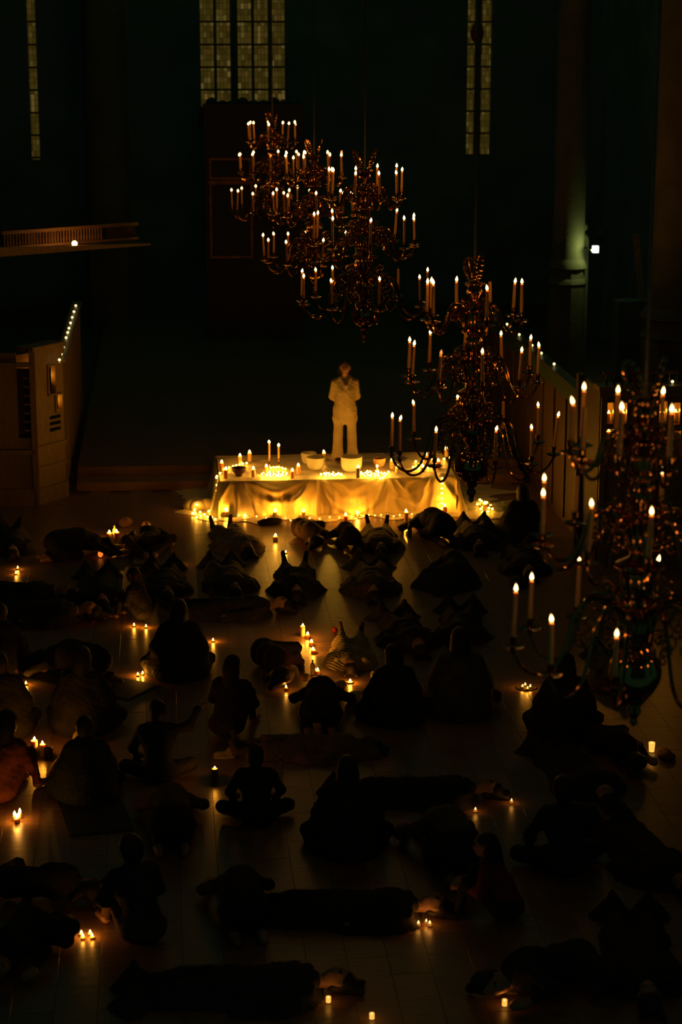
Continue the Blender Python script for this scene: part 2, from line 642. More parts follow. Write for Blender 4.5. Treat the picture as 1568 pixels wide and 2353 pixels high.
# ------------------------------------------------------------------ carved oak box pews with candle niches
def facade(parent, p0, p1, z0, z1, holes_px, mtl, th=0.07, name='front_panel'):
    """panelled face from p0 to p1; holes given as pixel boxes on that face; returns hole boxes in face units"""
    p0, p1 = Vector((p0[0], p0[1], 0)), Vector((p1[0], p1[1], 0))
    u = (p1 - p0)
    L = u.length
    u = u / L
    n = Vector((u.y, -u.x, 0))

    def fz(px, py):
        d = ray(px, py)
        t = (p0 - CAM).dot(n) / d.dot(n)
        h_ = CAM + d * t
        return (h_ - p0).dot(u), h_.z
    hs = []
    for a, b, c, d in holes_px:
        u0, zt_ = fz(a, c)
        u1, _ = fz(b, c)
        _, zb_ = fz((a + b) / 2, d)
        hs.append((max(0, min(u0, u1)), min(L, max(u0, u1)), zb_, zt_))
    us = sorted({0.0, L} | {x for h in hs for x in h[:2]})
    zz = sorted({z0, z1} | {x for h in hs for x in h[2:]})
    mb = MB()
    M = Matrix((( u.x, -n.x, 0, p0.x), (u.y, -n.y, 0, p0.y), (0, 0, 1, 0), (0, 0, 0, 1)))
    Mi = Matrix.Translation(-Vector(parent.location)) @ M
    for a, b in zip(us, us[1:]):
        for c, d in zip(zz, zz[1:]):
            if b - a < 1e-4 or d - c < 1e-4:
                continue
            if not any(h[0] <= (a + b) / 2 <= h[1] and h[2] <= (c + d) / 2 <= h[3] for h in hs):
                mb.box((a, 0, c), (b, th, d), Mi)
    mb.build(name, mtl, parent, False)
    return hs, Mi, L, M


def niche_frames(parent, hs, Mi, mtl, w=0.03):
    for u0, u1, zb, ztp in hs:
        mb = MB()
        for lo, hi in (((u0 - w, -0.025, zb - w), (u0, 0, ztp + w)), ((u1, -0.025, zb - w), (u1 + w, 0, ztp + w)),
                       ((u0, -0.025, ztp), (u1, 0, ztp + w)), ((u0, -0.035, zb - w), (u1, 0, zb))):
            mb.box(lo, hi, Mi)
        mb.build('niche_frame', mtl, parent, False)


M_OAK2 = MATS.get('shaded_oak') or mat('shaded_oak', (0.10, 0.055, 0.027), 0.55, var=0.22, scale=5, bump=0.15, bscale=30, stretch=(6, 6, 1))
NICHE = []   # (world point, radius, height, label)
# --- pew at the left
B = gp(86, 1161)
C = gp(153, 1141)
pew = thing('box_pew', 'carved oak box pew with two candlelit niches beside the choir steps', 'pew', (C.x, C.y, 0))
HL = 2.66
hs, Mi, L, M = facade(pew, B, C, 0, HL, [(110, 124, 843, 905), (128, 141, 908, 942), (114, 140, 957, 962), (114, 140, 971, 976), (114, 140, 985, 990)], M_OAK)
niche_frames(pew, hs[:2], Mi, M_OAK)
MB().box((0, 0.4, 0.3), (L, 0.44, HL - 0.1), Mi).build('back_board', M_OAK, pew, False)
NICHE += [(M @ Vector(((hs[0][0] + hs[0][1]) / 2 - 0.02, 0.2, hs[0][2])), 0.045, 0.26, 'tall candle glowing in the upper niche of the pew by the steps'),
          (M @ Vector(((hs[1][0] + hs[1][1]) / 2, 0.2, hs[1][2])), 0.04, 0.12, 'short candle glowing in the lower niche of the pew by the steps')]
for hq in hs[:2]:
    MB().box((hq[0] - 0.02, 0.07, hq[2] - 0.03), (hq[1] + 0.02, 0.4, hq[2]), Mi).build('niche_shelf', M_OAK, pew, False)
for a, b, c, d in ((-0.04, L + 0.05, HL, HL + 0.08), (-0.02, L + 0.03, HL - 0.12, HL), (-0.03, L + 0.03, 0.95, 1.02), (-0.03, L + 0.03, 0, 0.28), (-0.02, L + 0.02, 0.62, 0.66)):
    MB().box((a, -0.06 if d > HL else -0.035, c), (b, 0.3 if d > HL else 0.0, d), Mi).build('moulding', M_OAK, pew, False)
# front of the same pew running out of frame
E = Vector((B.x - 2.2, B.y + 0.05, 0))
hs2, Mi2, L2, M2 = facade(pew, E, B, 0, HL - 0.25, [(36, 66, 812, 1006)], M_OAK)
MB().box((L2 - 0.42, 0.12, 0.95), (L2 + 0.0, 0.16, HL - 0.3), Mi2).build('door_board', M_DARKOAK, pew, False)
for q_ in range(9):
    zq = 1.0 + q_ * 0.15
    MB().box((L2 - 0.16, -0.02, zq), (L2 - 0.01, 0.0, zq + 0.03), Mi2).build('lattice_slat', M_OAK, pew, False)
for a, b, c, d, e in ((0, L2, HL - 0.25, HL - 0.17, -0.08), (0, L2, 0.9, 0.98, -0.05), (0, L2, 0, 0.3, -0.05), (0, L2 - 0.6, 1.3, 1.34, -0.03), (0, L2 - 0.6, 1.15, 1.19, -0.03)):
    MB().box((a, e, c), (b, 0.0, d), Mi2).build('moulding', M_OAK, pew, False)
MB().box((L2 - 0.72, -0.09, 0), (L2 - 0.62, 0.02, HL - 0.2), Mi2).box((L2 - 0.05, -0.05, 0), (L2 + 0.05, 0.02, HL + 0.05), Mi2).build('pilaster', M_OAK, pew, False)
# low wall behind it carrying the row of small lights
ZR = 2.36
lw = thing('choir_screen', 'long low oak screen carrying the row of small lights behind the pew', 'screen', (C.x, C.y + 0.1, 0))
MB().box((-0.1, 0.0, 0), (0.0, 7.6, ZR)).build('screen_panel', M_OAK, lw, False)
MB().box((-0.14, 0.0, ZR), (0.05, 7.6, ZR + 0.05)).build('rail', M_OAK, lw, False)
for k in range(8):
    MB().box((0.0, 0.1 + k * 0.95, 0.1), (0.035, 0.25 + k * 0.95, ZR)).build('stile', M_OAK, lw, False)

# --- pew at the right
A_ = gp(1345, 868, 2.67)
B_ = gp(1383, 898, 2.67)
A_.x = (A_.x + B_.x) / 2
B_.x = A_.x
pw2 = thing('box_pew', 'carved oak box pew with many candlelit niches behind the nearest chandelier', 'pew', (B_.x, B_.y, 0))
HR = 2.67
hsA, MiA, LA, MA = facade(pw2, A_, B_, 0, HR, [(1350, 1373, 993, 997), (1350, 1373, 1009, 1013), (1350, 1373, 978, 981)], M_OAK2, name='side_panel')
F_ = Vector((B_.x + 2.9, B_.y, 0))
hr_px = [(1391, 1411, 925, 973), (1427, 1442, 925, 973), (1390, 1412, 986, 1004), (1427, 1443, 989, 1003),
         (1516, 1534, 922, 975), (1549, 1564, 925, 975), (1516, 1532, 989, 1005), (1549, 1565, 990, 1008)]
hs3, Mi3, L3, M3 = facade(pw2, B_, F_, 0, HR, hr_px, M_OAK)
niche_frames(pw2, hs3, Mi3, M_OAK, 0.02)
MB().box((0.05, 0.42, 0.3), (L3, 0.46, HR), Mi3).build('back_board', M_OAK, pw2, False)
for zsh in (hs3[0][2], hs3[2][2]):
    MB().box((0.02, 0.07, zsh - 0.03), (L3, 0.42, zsh), Mi3).build('niche_shelf', M_OAK, pw2, False)
lab3 = ['pillar candle in the top corner niche of the many-niched pew', 'pillar candle in the top niche second from the pew corner',
        'bright candle in the square lower corner niche of the many-niched pew', None,
        'candle in the tall bright niche of the second pew bay', 'candle in the outermost top niche of the second pew bay', None,
        'candle in the square lower niche of the second pew bay']
for h_, lb in zip(hs3, lab3):
    if lb:
        zs_ = hs3[0][2] if h_[3] - h_[2] > 0.25 else hs3[2][2]
        NICHE.append((M3 @ Vector(((h_[0] + h_[1]) / 2 + (0.03 if h_[3] - h_[2] > 0.25 else 0.03), 0.16, zs_)), 0.042, 0.13 if h_[3] - h_[2] > 0.25 else 0.055, lb))
for a, b, c, d, e in ((-0.05, L3, HR, HR + 0.07, -0.1), (-0.03, L3, HR - 0.1, HR, -0.05), (0, L3, 0.9, 0.98, -0.05), (0, L3, 0, 0.3, -0.05), (0, L3, 1.28, 1.32, -0.03)):
    MB().box((a, e, c), (b, 0.0 if d < HR + 0.01 else 0.3, d), Mi3).build('moulding', M_OAK, pw2, False)
for uu in (0.0, 0.5, 0.78, 1.3):
    MB().box((uu, -0.06, 0), (uu + 0.09, 0.0, HR), Mi3).build('pilaster', M_OAK, pw2, False)
for k in range(22):
    MB().lathe([(0.012, 0), (0.02, 0.06), (0.012, 0.14), (0.02, 0.16)], 6, Mi3 @ Vector((0.1 + k * 0.12, 0.1, HR + 0.07))).build('baluster', M_DARKOAK, pw2)
MB().box((0.05, 0.07, HR + 0.23), (L3, 0.13, HR + 0.27), Mi3).build('gallery_rail', M_GILT, pw2, False)
MB().box((-0.1, 0, 0), (0.0, 0.2, HR + 0.05)).build('corner_post', M_DARKOAK, pw2, False).location = (0, A_.y - B_.y, 0)
rs = thing('choir_screen', 'low oak screen with candle lights along its sloping rail behind the second chandelier', 'screen', (A_.x, A_.y + 0.2, 0))
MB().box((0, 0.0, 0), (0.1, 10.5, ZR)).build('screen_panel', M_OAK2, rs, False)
MB().box((-0.05, 0.0, ZR), (0.14, 10.5, ZR + 0.05)).build('rail', mat('green_lit_rail', (0.06, 0.07, 0.025), 0.5), rs, False)  # green light falling on the ledge is put into the rail colour
MB().box((-0.03, 0.0, ZR - 0.25), (0.0, 10.5, ZR)).build('fascia', mat('green_lit_fascia', (0.05, 0.09, 0.03), 0.5), rs, False)  # fascia tinted with the same green light
for k in range(10):
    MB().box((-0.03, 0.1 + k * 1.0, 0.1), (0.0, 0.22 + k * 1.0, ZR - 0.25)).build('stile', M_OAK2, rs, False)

# small LED bulbs on both rails
M_BULB = emit_mat('warm_led', (1.0, 0.45, 0.03), 30.0)
M_BULBC = emit_mat('coil_led', (1.0, 0.46, 0.04), 210.0)
M_BULBL = emit_mat('soft_led', (1.0, 0.62, 0.10), 3.0)
M_BULBD = emit_mat('dim_led', (1.0, 0.80, 0.35), 2.2, 'NONE')
M_BULBF = mat('led_base', (0.7, 0.6, 0.3), 0.4)
bulb_me = MB().ball((0, 0, 0.05), 0.024, 8, 6).mesh('rail_light_bulb', M_BULBD)
base_me = MB().lathe([(0.014, 0), (0.018, 0.035)], 8).mesh('rail_light_base', emit_mat('led_body', (1, 0.75, 0.2), 0.25, 'NONE'))


def rail_light(p, label, group):
    t = thing('rail_light', label, 'light', p, 0, group)
    link('base', base_me, t)
    link('bulb', bulb_me, t)
    return t


def ordinal(k):
    w = ['first', 'second', 'third', 'fourth', 'fifth', 'sixth', 'seventh', 'eighth', 'ninth', 'tenth', 'eleventh', 'twelfth']
    return w[k]


for k, yy in enumerate((828, 815, 799, 789, 777, 765, 755, 743, 730, 717, 703)):
    p = gp(170, yy + 5, ZR + 0.05)
    rail_light((C.x - 0.03, p.y, ZR + 0.05), 'small rail light behind the pew by the steps, %s from the front' % ordinal(k), 'lights along the choir screen rail')
for k, (xx, yy) in enumerate(((1284, 838), (1250, 813), (1224, 795), (1193, 770), (1167, 746))):
    p = gp(xx, yy + 5, ZR + 0.05)
    rail_light((A_.x + 0.02, p.y, ZR + 0.05), 'small candle light on the sloping rail behind the second chandelier, %s from the pew' % ordinal(k), 'lights along the sloping screen rail')
q = Mi3 @ Vector((0, 0, 0))
p = onY(1542, 900, B_.y + 0.1)
rail_light((p.x, B_.y + 0.02, HR + 0.07), 'single small light on top of the pew front beside the nearest chandelier', 'lights along the pew top')

# ------------------------------------------------------------------ canopy with a lamp at the upper left
c0, c1 = gp(-30, 592, 4.05), gp(345, 563, 4.05)
ca = thing('canopy', 'carved wooden canopy ledge with small balusters and a single lit lamp', 'canopy', c0)
d = (c1 - c0)
Lc = d.length
ux = d / Lc
nn = Vector((ux.y, -ux.x, 0))
Mc = Matrix(((ux.x, -nn.x, 0, 0), (ux.y, -nn.y, 0, 0), (0, 0, 1, 0), (0, 0, 0, 1)))
MB().box((-3.4, 0, 0), (Lc, 1.3, 0.04), Mc).build('canopy_board', M_DARKOAK, ca, False)
MB().add([Mc @ Vector(p) for p in ((0, -0.03, 0), (Lc, -0.03, 0.0), (Lc, -0.03, 0.03), (0, -0.03, 0.17), (0, 0.05, 0), (Lc, 0.05, 0), (Lc, 0.05, 0.03), (0, 0.05, 0.17))],
         [(0, 3, 2, 1), (4, 5, 6, 7), (0, 1, 5, 4), (1, 2, 6, 5), (2, 3, 7, 6), (3, 0, 4, 7)]).build('fascia', M_OAK, ca, False)
MB().box((0.7, 0.7, 0.3), (Lc + 0.2, 0.76, 0.36), Mc).box((0.7, 0.7, 0.04), (Lc + 0.2, 0.76, 0.08), Mc).build('top_rail', M_OAK, ca, False)
for k in range(34):
    MB().lathe([(0.014, 0.08), (0.022, 0.14), (0.014, 0.22), (0.018, 0.3)], 6, Mc @ Vector((0.75 + 0.062 * k, 0.73, 0))).build('baluster', M_OAK, ca)
MB().box((0.75, 0.82, 0.04), (Lc + 0.2, 0.86, 0.4), Mc).build('back_board', M_DARKOAK, ca, False)
MB().box((-3.6, 0.1, -0.35), (-1.0, 0.25, 0.0), Mc).build('bracket', M_DARKOAK, ca, False)
lb_ = thing('ledge_lamp', 'small round glowing lamp on the canopy ledge', 'lamp', onY(176, 573, (c0.y + c1.y) / 2 + 0.0))
lb_.location = c0 + Mc @ Vector(((onY(176, 570, c0.y + 0.5).x - c0.x) + 0.33, 0.16, 0.04))
lb_.location.z = 4.09
MB().lathe([(0.05, 0), (0.03, 0.03)], 10).build('lamp_base', M_BRASS, lb_)
MB().ball((0, 0, 0.075), 0.05).build('bulb', flame_mat('bulb_light', (1, 0.6, 0.22), (1, 0.5, 0.15), 6, 5), lb_)
lamp(lb_, (0, 0, 0.075), 4.0, (1, 0.27, 0.03), 0.03)
# ------------------------------------------------------------------ candles
FL = {}


def flame_mesh(r, h, m):
    k = (r, h, m.name)
    if k not in FL:
        prof = [(0.02 * r, 0), (0.62 * r, 0.10 * h), (0.95 * r, 0.24 * h), (1.0 * r, 0.36 * h), (0.86 * r, 0.52 * h), (0.58 * r, 0.70 * h), (0.28 * r, 0.86 * h), (0.04 * r, h)]
        FL[k] = MB().lathe(prof, 10).mesh('flame', m)
    return FL[k]


WAXC = {}


def wax_mesh(r, h, m, taper=0.9):
    k = (round(r, 4), round(h, 3), m.name, taper)
    if k not in WAXC:
        WAXC[k] = MB().lathe([(r, 0), (r, h * 0.3), (r * taper, h - r * 0.25), (r * taper * 0.93, h), (r * taper * 0.7, h - r * 0.12), (r * 0.1, h - r * 0.25)], 14).mesh('wax', m)
    return WAXC[k]


WICK = MB().tube([(0, 0, -0.005), (0, 0, 0.008), (0.001, 0, 0.014)], 0.0016, 5).mesh('wick', M_WICK)


def candle(name, p, r, h, label, watts=1.2, wax=None, fr=0.013, fh=0.05, lit=True, group=None, tilt=None, taper=0.96, cup=None, ember=False, cat='candle'):
    t = thing(name, label, cat, p, random.uniform(0, 6.28), group)
    if tilt:
        t.rotation_euler = (tilt[0], tilt[1], 0)
    z = 0.0
    if cup:
        MB().lathe([(r * 1.06, 0), (r * 1.12, h * 0.75), (r * 1.08, h * 0.75), (r * 1.0, 0.004)], 14, cap=True).build('tin_cup', cup, t)
        link('wax', wax_mesh(r * 0.98, h * 0.8, wax or M_WAX, 1.0), t, (0, 0, 0.004))
        top = h * 0.8
    else:
        link('wax', wax_mesh(r, h, wax or M_WAX, taper), t)
        top = h - r * 0.2
    link('wick', WICK, t, (0, 0, top))
    if lit:
        link('flame', flame_mesh(fr, fh, M_EMBER if ember else M_FLAME), t, (0, 0, top + 0.008), (random.gauss(0, 0.09), random.gauss(0, 0.09), 0))
        lamp(t, (0, 0, top + 0.008 + fh * 0.45), watts)
    return t


# ------------------------------------------------------------------ brass chandeliers
TIERS = [(0.46, -0.60, 0.53), (0.64, -1.18, 0.70), (0.80, -1.90, 0.80)]   # pan radius, pan height, arm size
ANG = {
    1: [[-90, -120, -55, -157, -19, 166, 20, 65, 112], [-100, -75, -30, 5, -137, 168, 42, 78, 118], [-86, -117, -41, -149, -9, 28, 62, 98, 134, 172]],
    2: [[-80, -58, -115, -158, 15, 160, 124, 80], [-100, -66, -137, -30, 8, 154, 43, 120, 76, -172], [-77, -60, -26, 16, 45, 82, 125, 157, 192, 227]],
    3: [[-165, -16, 160, 24, 118, 88, 60, -62, -90, -118], [143, 50, 100, 76, 6, -38, -140, -85, -110, 174], [-95, -72, -128, -30, -172, 13, 60, 95, 147, -150]],
    4: [[-160, -20, 150, 30, 110, 75, -70, -110, -45], [140, 45, 100, 72, 4, -42, -140, -85, -112, 176], [-90, -66, -125, -32, -170, 10, 55, 90, 140, -148]],
    5: [[-168, -10, 155, 40, 105, 72, -66, -98, -130], [132, 52, 95, 70, -4, -36, -145, -80, -106, 170], [-94, -60, -130, -28, -175, 16, 64, 100, 143, -155]],
}
UNLIT = {1: {(0, 2), (1, 4)}, 2: {(0, 5), (1, 9), (2, 7)}, 3: {(2, 8)}, 4: set(), 5: set()}
EMBER = {2: {(1, 3)}, 3: {(1, 9)}, 4: {(0, 4)}, 5: {(1, 4)}}
WORDS = {1: 'nearest chandelier', 2: 'second chandelier', 3: 'middle chandelier', 4: 'fourth chandelier', 5: 'farthest chandelier'}
CHL = {1: 'large three-tier brass chandelier, nearest and blurred, hanging at the edge',
       2: 'three-tier brass chandelier hanging in front of the draped stage corner',
       3: 'three-tier brass chandelier hanging in the middle above the standing performer',
       4: 'three-tier brass chandelier half hidden behind the middle chandelier',
       5: 'three-tier brass chandelier farthest back and highest in the row'}
# lathe profiles of the stem, heights below the crown
STEM = [(0.030, -0.22), (0.085, -0.235), (0.09, -0.26), (0.06, -0.28), (0.075, -0.31), (0.08, -0.33), (0.05, -0.38), (0.03, -0.44), (0.045, -0.48),
        (0.10, -0.50), (0.115, -0.53), (0.105, -0.62), (0.09, -0.68), (0.105, -0.70), (0.10, -0.73), (0.06, -0.755), (0.075, -0.79), (0.08, -0.86), (0.055, -0.92),
        (0.05, -0.95), (0.085, -0.98), (0.10, -1.02), (0.095, -1.10), (0.085, -1.17), (0.10, -1.20), (0.06, -1.23), (0.07, -1.26), (0.145, -1.30), (0.15, -1.325),
        (0.125, -1.35), (0.12, -1.42), (0.085, -1.50), (0.05, -1.55), (0.06, -1.58), (0.10, -1.60), (0.115, -1.66), (0.105, -1.76), (0.06, -1.81), (0.05, -1.86)]
stem_me = MB().lathe(STEM, 24).mesh('stem', M_BRASS)
flute_me = None
fm = MB()
for zc, rr, hh in ((-0.61, 0.108, 0.13), (-0.83, 0.075, 0.10), (-1.10, 0.098, 0.14), (-1.42, 0.112, 0.13), (-1.69, 0.108, 0.13)):
    for k in range(14):
        a = 2 * math.pi * k / 14
        fm.tube([(rr * math.cos(a), rr * math.sin(a), zc + hh / 2), (rr * 1.06 * math.cos(a), rr * 1.06 * math.sin(a), zc), (rr * 0.93 * math.cos(a), rr * 0.93 * math.sin(a), zc - hh / 2)], [0.006, 0.012, 0.006], 5)
flute_me = fm.mesh('gadroon', M_BRASS)
bead = MB()
for zc, rr, cnt in ((-0.25, 0.092, 14), (-0.515, 0.115, 18), (-0.715, 0.108, 18), (-1.01, 0.104, 16), (-1.2, 0.104, 16), (-1.318, 0.153, 24), (-1.6, 0.104, 16)):
    for k in range(cnt):
        a = 2 * math.pi * k / cnt
        bead.ball((rr * math.cos(a), rr * math.sin(a), zc), 0.011, 6, 4)
bead_me = bead.mesh('bead_ring', M_BRASS)
prof = [(0.05, -1.85), (0.075, -1.87)] + [(0.172 * math.sin(math.pi * k / 16), -2.035 + 0.172 * math.cos(math.pi * k / 16)) for k in range(3, 16)] + [(0.035, -2.205)]
ball_me = MB().lathe(prof, 32).mesh('ball', mat('mirror_brass', (0.52, 0.24, 0.10), 0.06, 1.0, var=0.06, scale=10))
fin_me = MB().lathe([(0.035, -2.20), (0.06, -2.215), (0.055, -2.24), (0.03, -2.26), (0.045, -2.29), (0.05, -2.31), (0.03, -2.34), (0.022, -2.36), (0.028, -2.385), (0.008, -2.41)], 16).mesh('finial', M_BRASS)


def loop_wing(side):
    """one of the two open loops of the crown"""
    mb = MB()
    pts = []
    for k in range(15):
        a = -math.pi / 2 + 2 * math.pi * k / 14
        w = 0.062 * math.cos(a) * (0.6 + 0.4 * (math.sin(a) + 1) / 2)
        h_ = 0.115 * math.sin(a) - 0.10
        pts.append((side * (0.055 + 0.32 * (h_ + 0.22)) + 0.55 * w * side, 0.83 * w, h_))
    mb.tube(pts, 0.016, 7)
    for k in range(0, 14):
        x, y, z = pts[k]
        mb.ball((x, y, z), 0.022, 6, 4)
    mb.tube([(side * 0.03, 0, -0.23), (side * 0.09, 0, -0.1), (side * 0.12, 0, -0.01)], 0.01, 6)
    return mb.mesh('crown_loop', M_BRASS)


wing_me = [loop_wing(-1), loop_wing(1)]
chain_me = MB().tube([(0, 0, -0.22), (0, 0, 2), (0, 0, 7.5)], 0.012, 6).mesh('hanging_rod', M_STEEL)
arm_me, pan_me, cup_me, scr_me = [], [], [], []
for Rp, zp, sz in TIERS:
    k = Rp / 0.785
    s2 = sz / 0.8
    lift = {0.53: 0.62, 0.70: 0.72, 0.80: 1.0}[sz]
    pts = [(0.09, 0.20), (0.15, 0.30), (0.24, 0.355), (0.34, 0.33), (0.405, 0.23), (0.44, 0.08), (0.49, -0.07), (0.565, -0.155), (0.66, -0.165), (0.74, -0.10), (0.782, -0.015)]
    pts = [(0.0, 0.0, 0.0)] + [(0, -(0.08 + (x - 0.09) * (Rp - 0.08) / 0.692), z * s2 * (lift if z > 0 else 1)) for x, z in pts]
    path = spline(pts[1:], 4)
    n_ = len(path)
    arm_me.append(MB().tube(path, [0.017 - 0.006 * (i / n_) for i in range(n_)], 8).mesh('arm', M_BRASS))
    pan_me.append(MB().lathe([(0.012, -0.03), (0.02, -0.005), (0.05, 0.0), (0.072, 0.012), (0.075, 0.016), (0.05, 0.008), (0.018, 0.006)], 20, (0, -Rp, 0)).mesh('drip_pan', M_BRASS))
    cup_me.append(MB().lathe([(0.012, 0.0), (0.02, 0.015), (0.012, 0.03), (0.02, 0.05), (0.0225, 0.055), (0.0225, 0.085), (0.026, 0.09), (0.021, 0.09), (0.018, 0.06)], 14, (0, -Rp, 0)).mesh('candle_cup', M_BRASS))
    sc = MB()

    def curl(cx_, cz_, r0, turns, a0, sgn):
        pp = []
        for i in range(16):
            t = i / 15
            a = a0 + sgn * turns * 2 * math.pi * t
            rr = r0 * (1 - 0.8 * t)
            pp.append((0, -(cx_ + rr * math.cos(a)) * Rp / 0.785, (cz_ * lift + rr * math.sin(a)) * s2))
        sc.tube(pp, [0.008 - 0.003 * i / 15 for i in range(16)], 6)
        sc.ball(pp[-1], 0.013, 6, 4)
    curl(0.28, 0.20, 0.09, 1.2, 1.6, 1)
    curl(0.20, 0.43, 0.07, 1.2, -1.5, -1)
    curl(0.36, 0.06, 0.06, 1.1, 1.2, 1)
    curl(0.20, 0.05, 0.07, 1.1, 2.2, -1)
    for i in range(4):
        sc.ball((0, -(0.14 + 0.075 * i) * Rp / 0.785, (0.33 - 0.02 * (i - 1) ** 2) * s2 * lift + 0.02), (0.012, 0.02, 0.014), 6, 4)
    scr_me.append(sc.mesh('scroll', M_BRASS))

CH = [(1, 1487, 834, 12.4), (2, 1092, 592, 18.9), (3, 839, 345, 24.5), (4, 722, 321, 31.0), (5, 626, 255, 38.0)]
TN = ['top', 'middle', 'lowest']
for idx, cpx, cpy, dep in CH:
    c = at(cpx, cpy, dep)
    ch = thing('chandelier', CHL[idx], 'chandelier', c, 0, 'brass chandeliers hung in a row')
    link('stem', stem_me, ch)
    link('gadroon', flute_me, ch)['kind'] = 'stuff'
    link('bead_ring', bead_me, ch)['kind'] = 'stuff'
    link('ball', ball_me, ch)
    link('finial', fin_me, ch)
    link('hanging_rod', chain_me, ch)
    wr = [0.3, 0.95, 0.05, 0.35, 0.8][idx - 1]
    link('crown_loop', wing_me[0], ch, None, (0, 0, wr))
    link('crown_loop', wing_me[1], ch, None, (0, 0, wr))
    toc = Vector((-c.x, -c.y, 0))
    base_ang = math.atan2(toc.x, -toc.y)   # turns local -Y to the camera
    made = []
    for ti, (Rp, zp, sz) in enumerate(TIERS):
        for ai, th in enumerate(ANG[idx][ti]):
            rz = base_ang + R(th)
            arm = link('arm', arm_me[ti], ch, (0, 0, zp), (0, 0, rz))
            link('drip_pan', pan_me[ti], arm)
            link('candle_cup', cup_me[ti], arm)
            link('scroll', scr_me[ti], arm)
            a = rz - math.pi / 2
            p = c + Vector((math.cos(a) * Rp, math.sin(a) * Rp, zp + 0.062))
            made.append((ti, ai, p))
    for ti in range(3):
        row = sorted([m for m in made if m[0] == ti], key=lambda m: px_of(m[2])[0])
        for k, (_, ai, p) in enumerate(row):
            lit = (ti, ai) not in UNLIT[idx]
            emb = (ti, ai) in EMBER.get(idx, ())
            h = random.uniform(0.25, 0.31) + (0.02 if ti == 2 else 0)
            wd = 'burnt-out' if not lit else ('guttering' if emb else 'lit')
            lab = '%s taper candle, %s from left on the %s tier of the %s' % (wd, ordinal(k), TN[ti], WORDS[idx])
            candle('taper_candle', p, 0.0165, h, lab, 0.22 if idx == 1 else 0.38, wax=M_TAPER, fr=[0.0125, 0.0135, 0.016, 0.019, 0.021][idx - 1], fh=[0.058, 0.058, 0.06, 0.062, 0.064][idx - 1], lit=lit, ember=emb,
                   group='tapers on the %s tier of the %s' % (TN[ti], WORDS[idx]), tilt=(random.gauss(0, 0.025), random.gauss(0, 0.035)), taper=0.86)

for p, r, h, lb in NICHE:
    candle('pillar_candle', p, r, h, lb, 2.2, wax=M_WAX, fr=0.016, fh=0.05, group='candles in the pew niches')

# ------------------------------------------------------------------ draped stage
ZS = 0.62
SX0, SX1 = 0.86, 4.86
SY0 = gp(780, 1098, ZS).y
SY1 = SY0 + 2.0
stg = thing('stage_platform', 'low stage platform hidden under the draped satin cloth', 'stage', ((SX0 + SX1) / 2, (SY0 + SY1) / 2, 0))
MB().box((-1.98, -0.98, ZS - 0.16), (1.98, 0.98, ZS - 0.05)).build('deck', M_DARKOAK, stg, False)
for sx in (-1.85, 0, 1.85):
    for sy in (-0.85, 0.85):
        MB().box((sx - 0.03, sy - 0.03, 0), (sx + 0.03, sy + 0.03, ZS - 0.16)).build('leg', M_STEEL, stg, False)

M_SATIN = mat('ivory_satin', (0.66, 0.52, 0.27), 0.40, var=0.08, scale=5, sheen=0.3, bump=0.12, bscale=16)
GATH = [(0.30, 0.02), (1.63, 0.0), (2.86, 0.06), (3.62, 0.0)]   # gathering points along the front edge


def fold(s, t):
    """outward displacement of the front skirt at s metres along, t metres down"""
    v = 0.0
    for g, _ in GATH:
        dx = s - g
        ang = math.atan2(dx, t + 0.16)
        wgt = math.exp(-(dx / 0.55) ** 2)
        v += wgt * (0.048 * math.sin(ang * 11 + g * 9) + 0.020 * math.sin(ang * 19 + g)) * min(1, (t + 0.05) / 0.25)
    # swags slung between the gathers
    for (a, _), (b, _), dep in ((GATH[2], GATH[3], 0.40), (GATH[1], GATH[2], 0.5), (GATH[0], GATH[1], 0.34)):
        if a < s < b:
            q_ = (s - a) / (b - a)
            sag = dep * 4 * q_ * (1 - q_)
            w = 4 * q_ * (1 - q_)
            v += w * (0.05 * math.sin((t - sag) * 26) * math.exp(-((t - sag) / 0.22) ** 2) + 0.07 * math.exp(-((t - sag * 0.9) / 0.07) ** 2))
    v += 0.018 * math.sin(s * 21 + 2 * math.sin(s * 3)) * (t / 0.6) + 0.010 * math.sin(s * 47 + 1.7 * math.sin(5 * s)) * (t / 0.6)
    return v


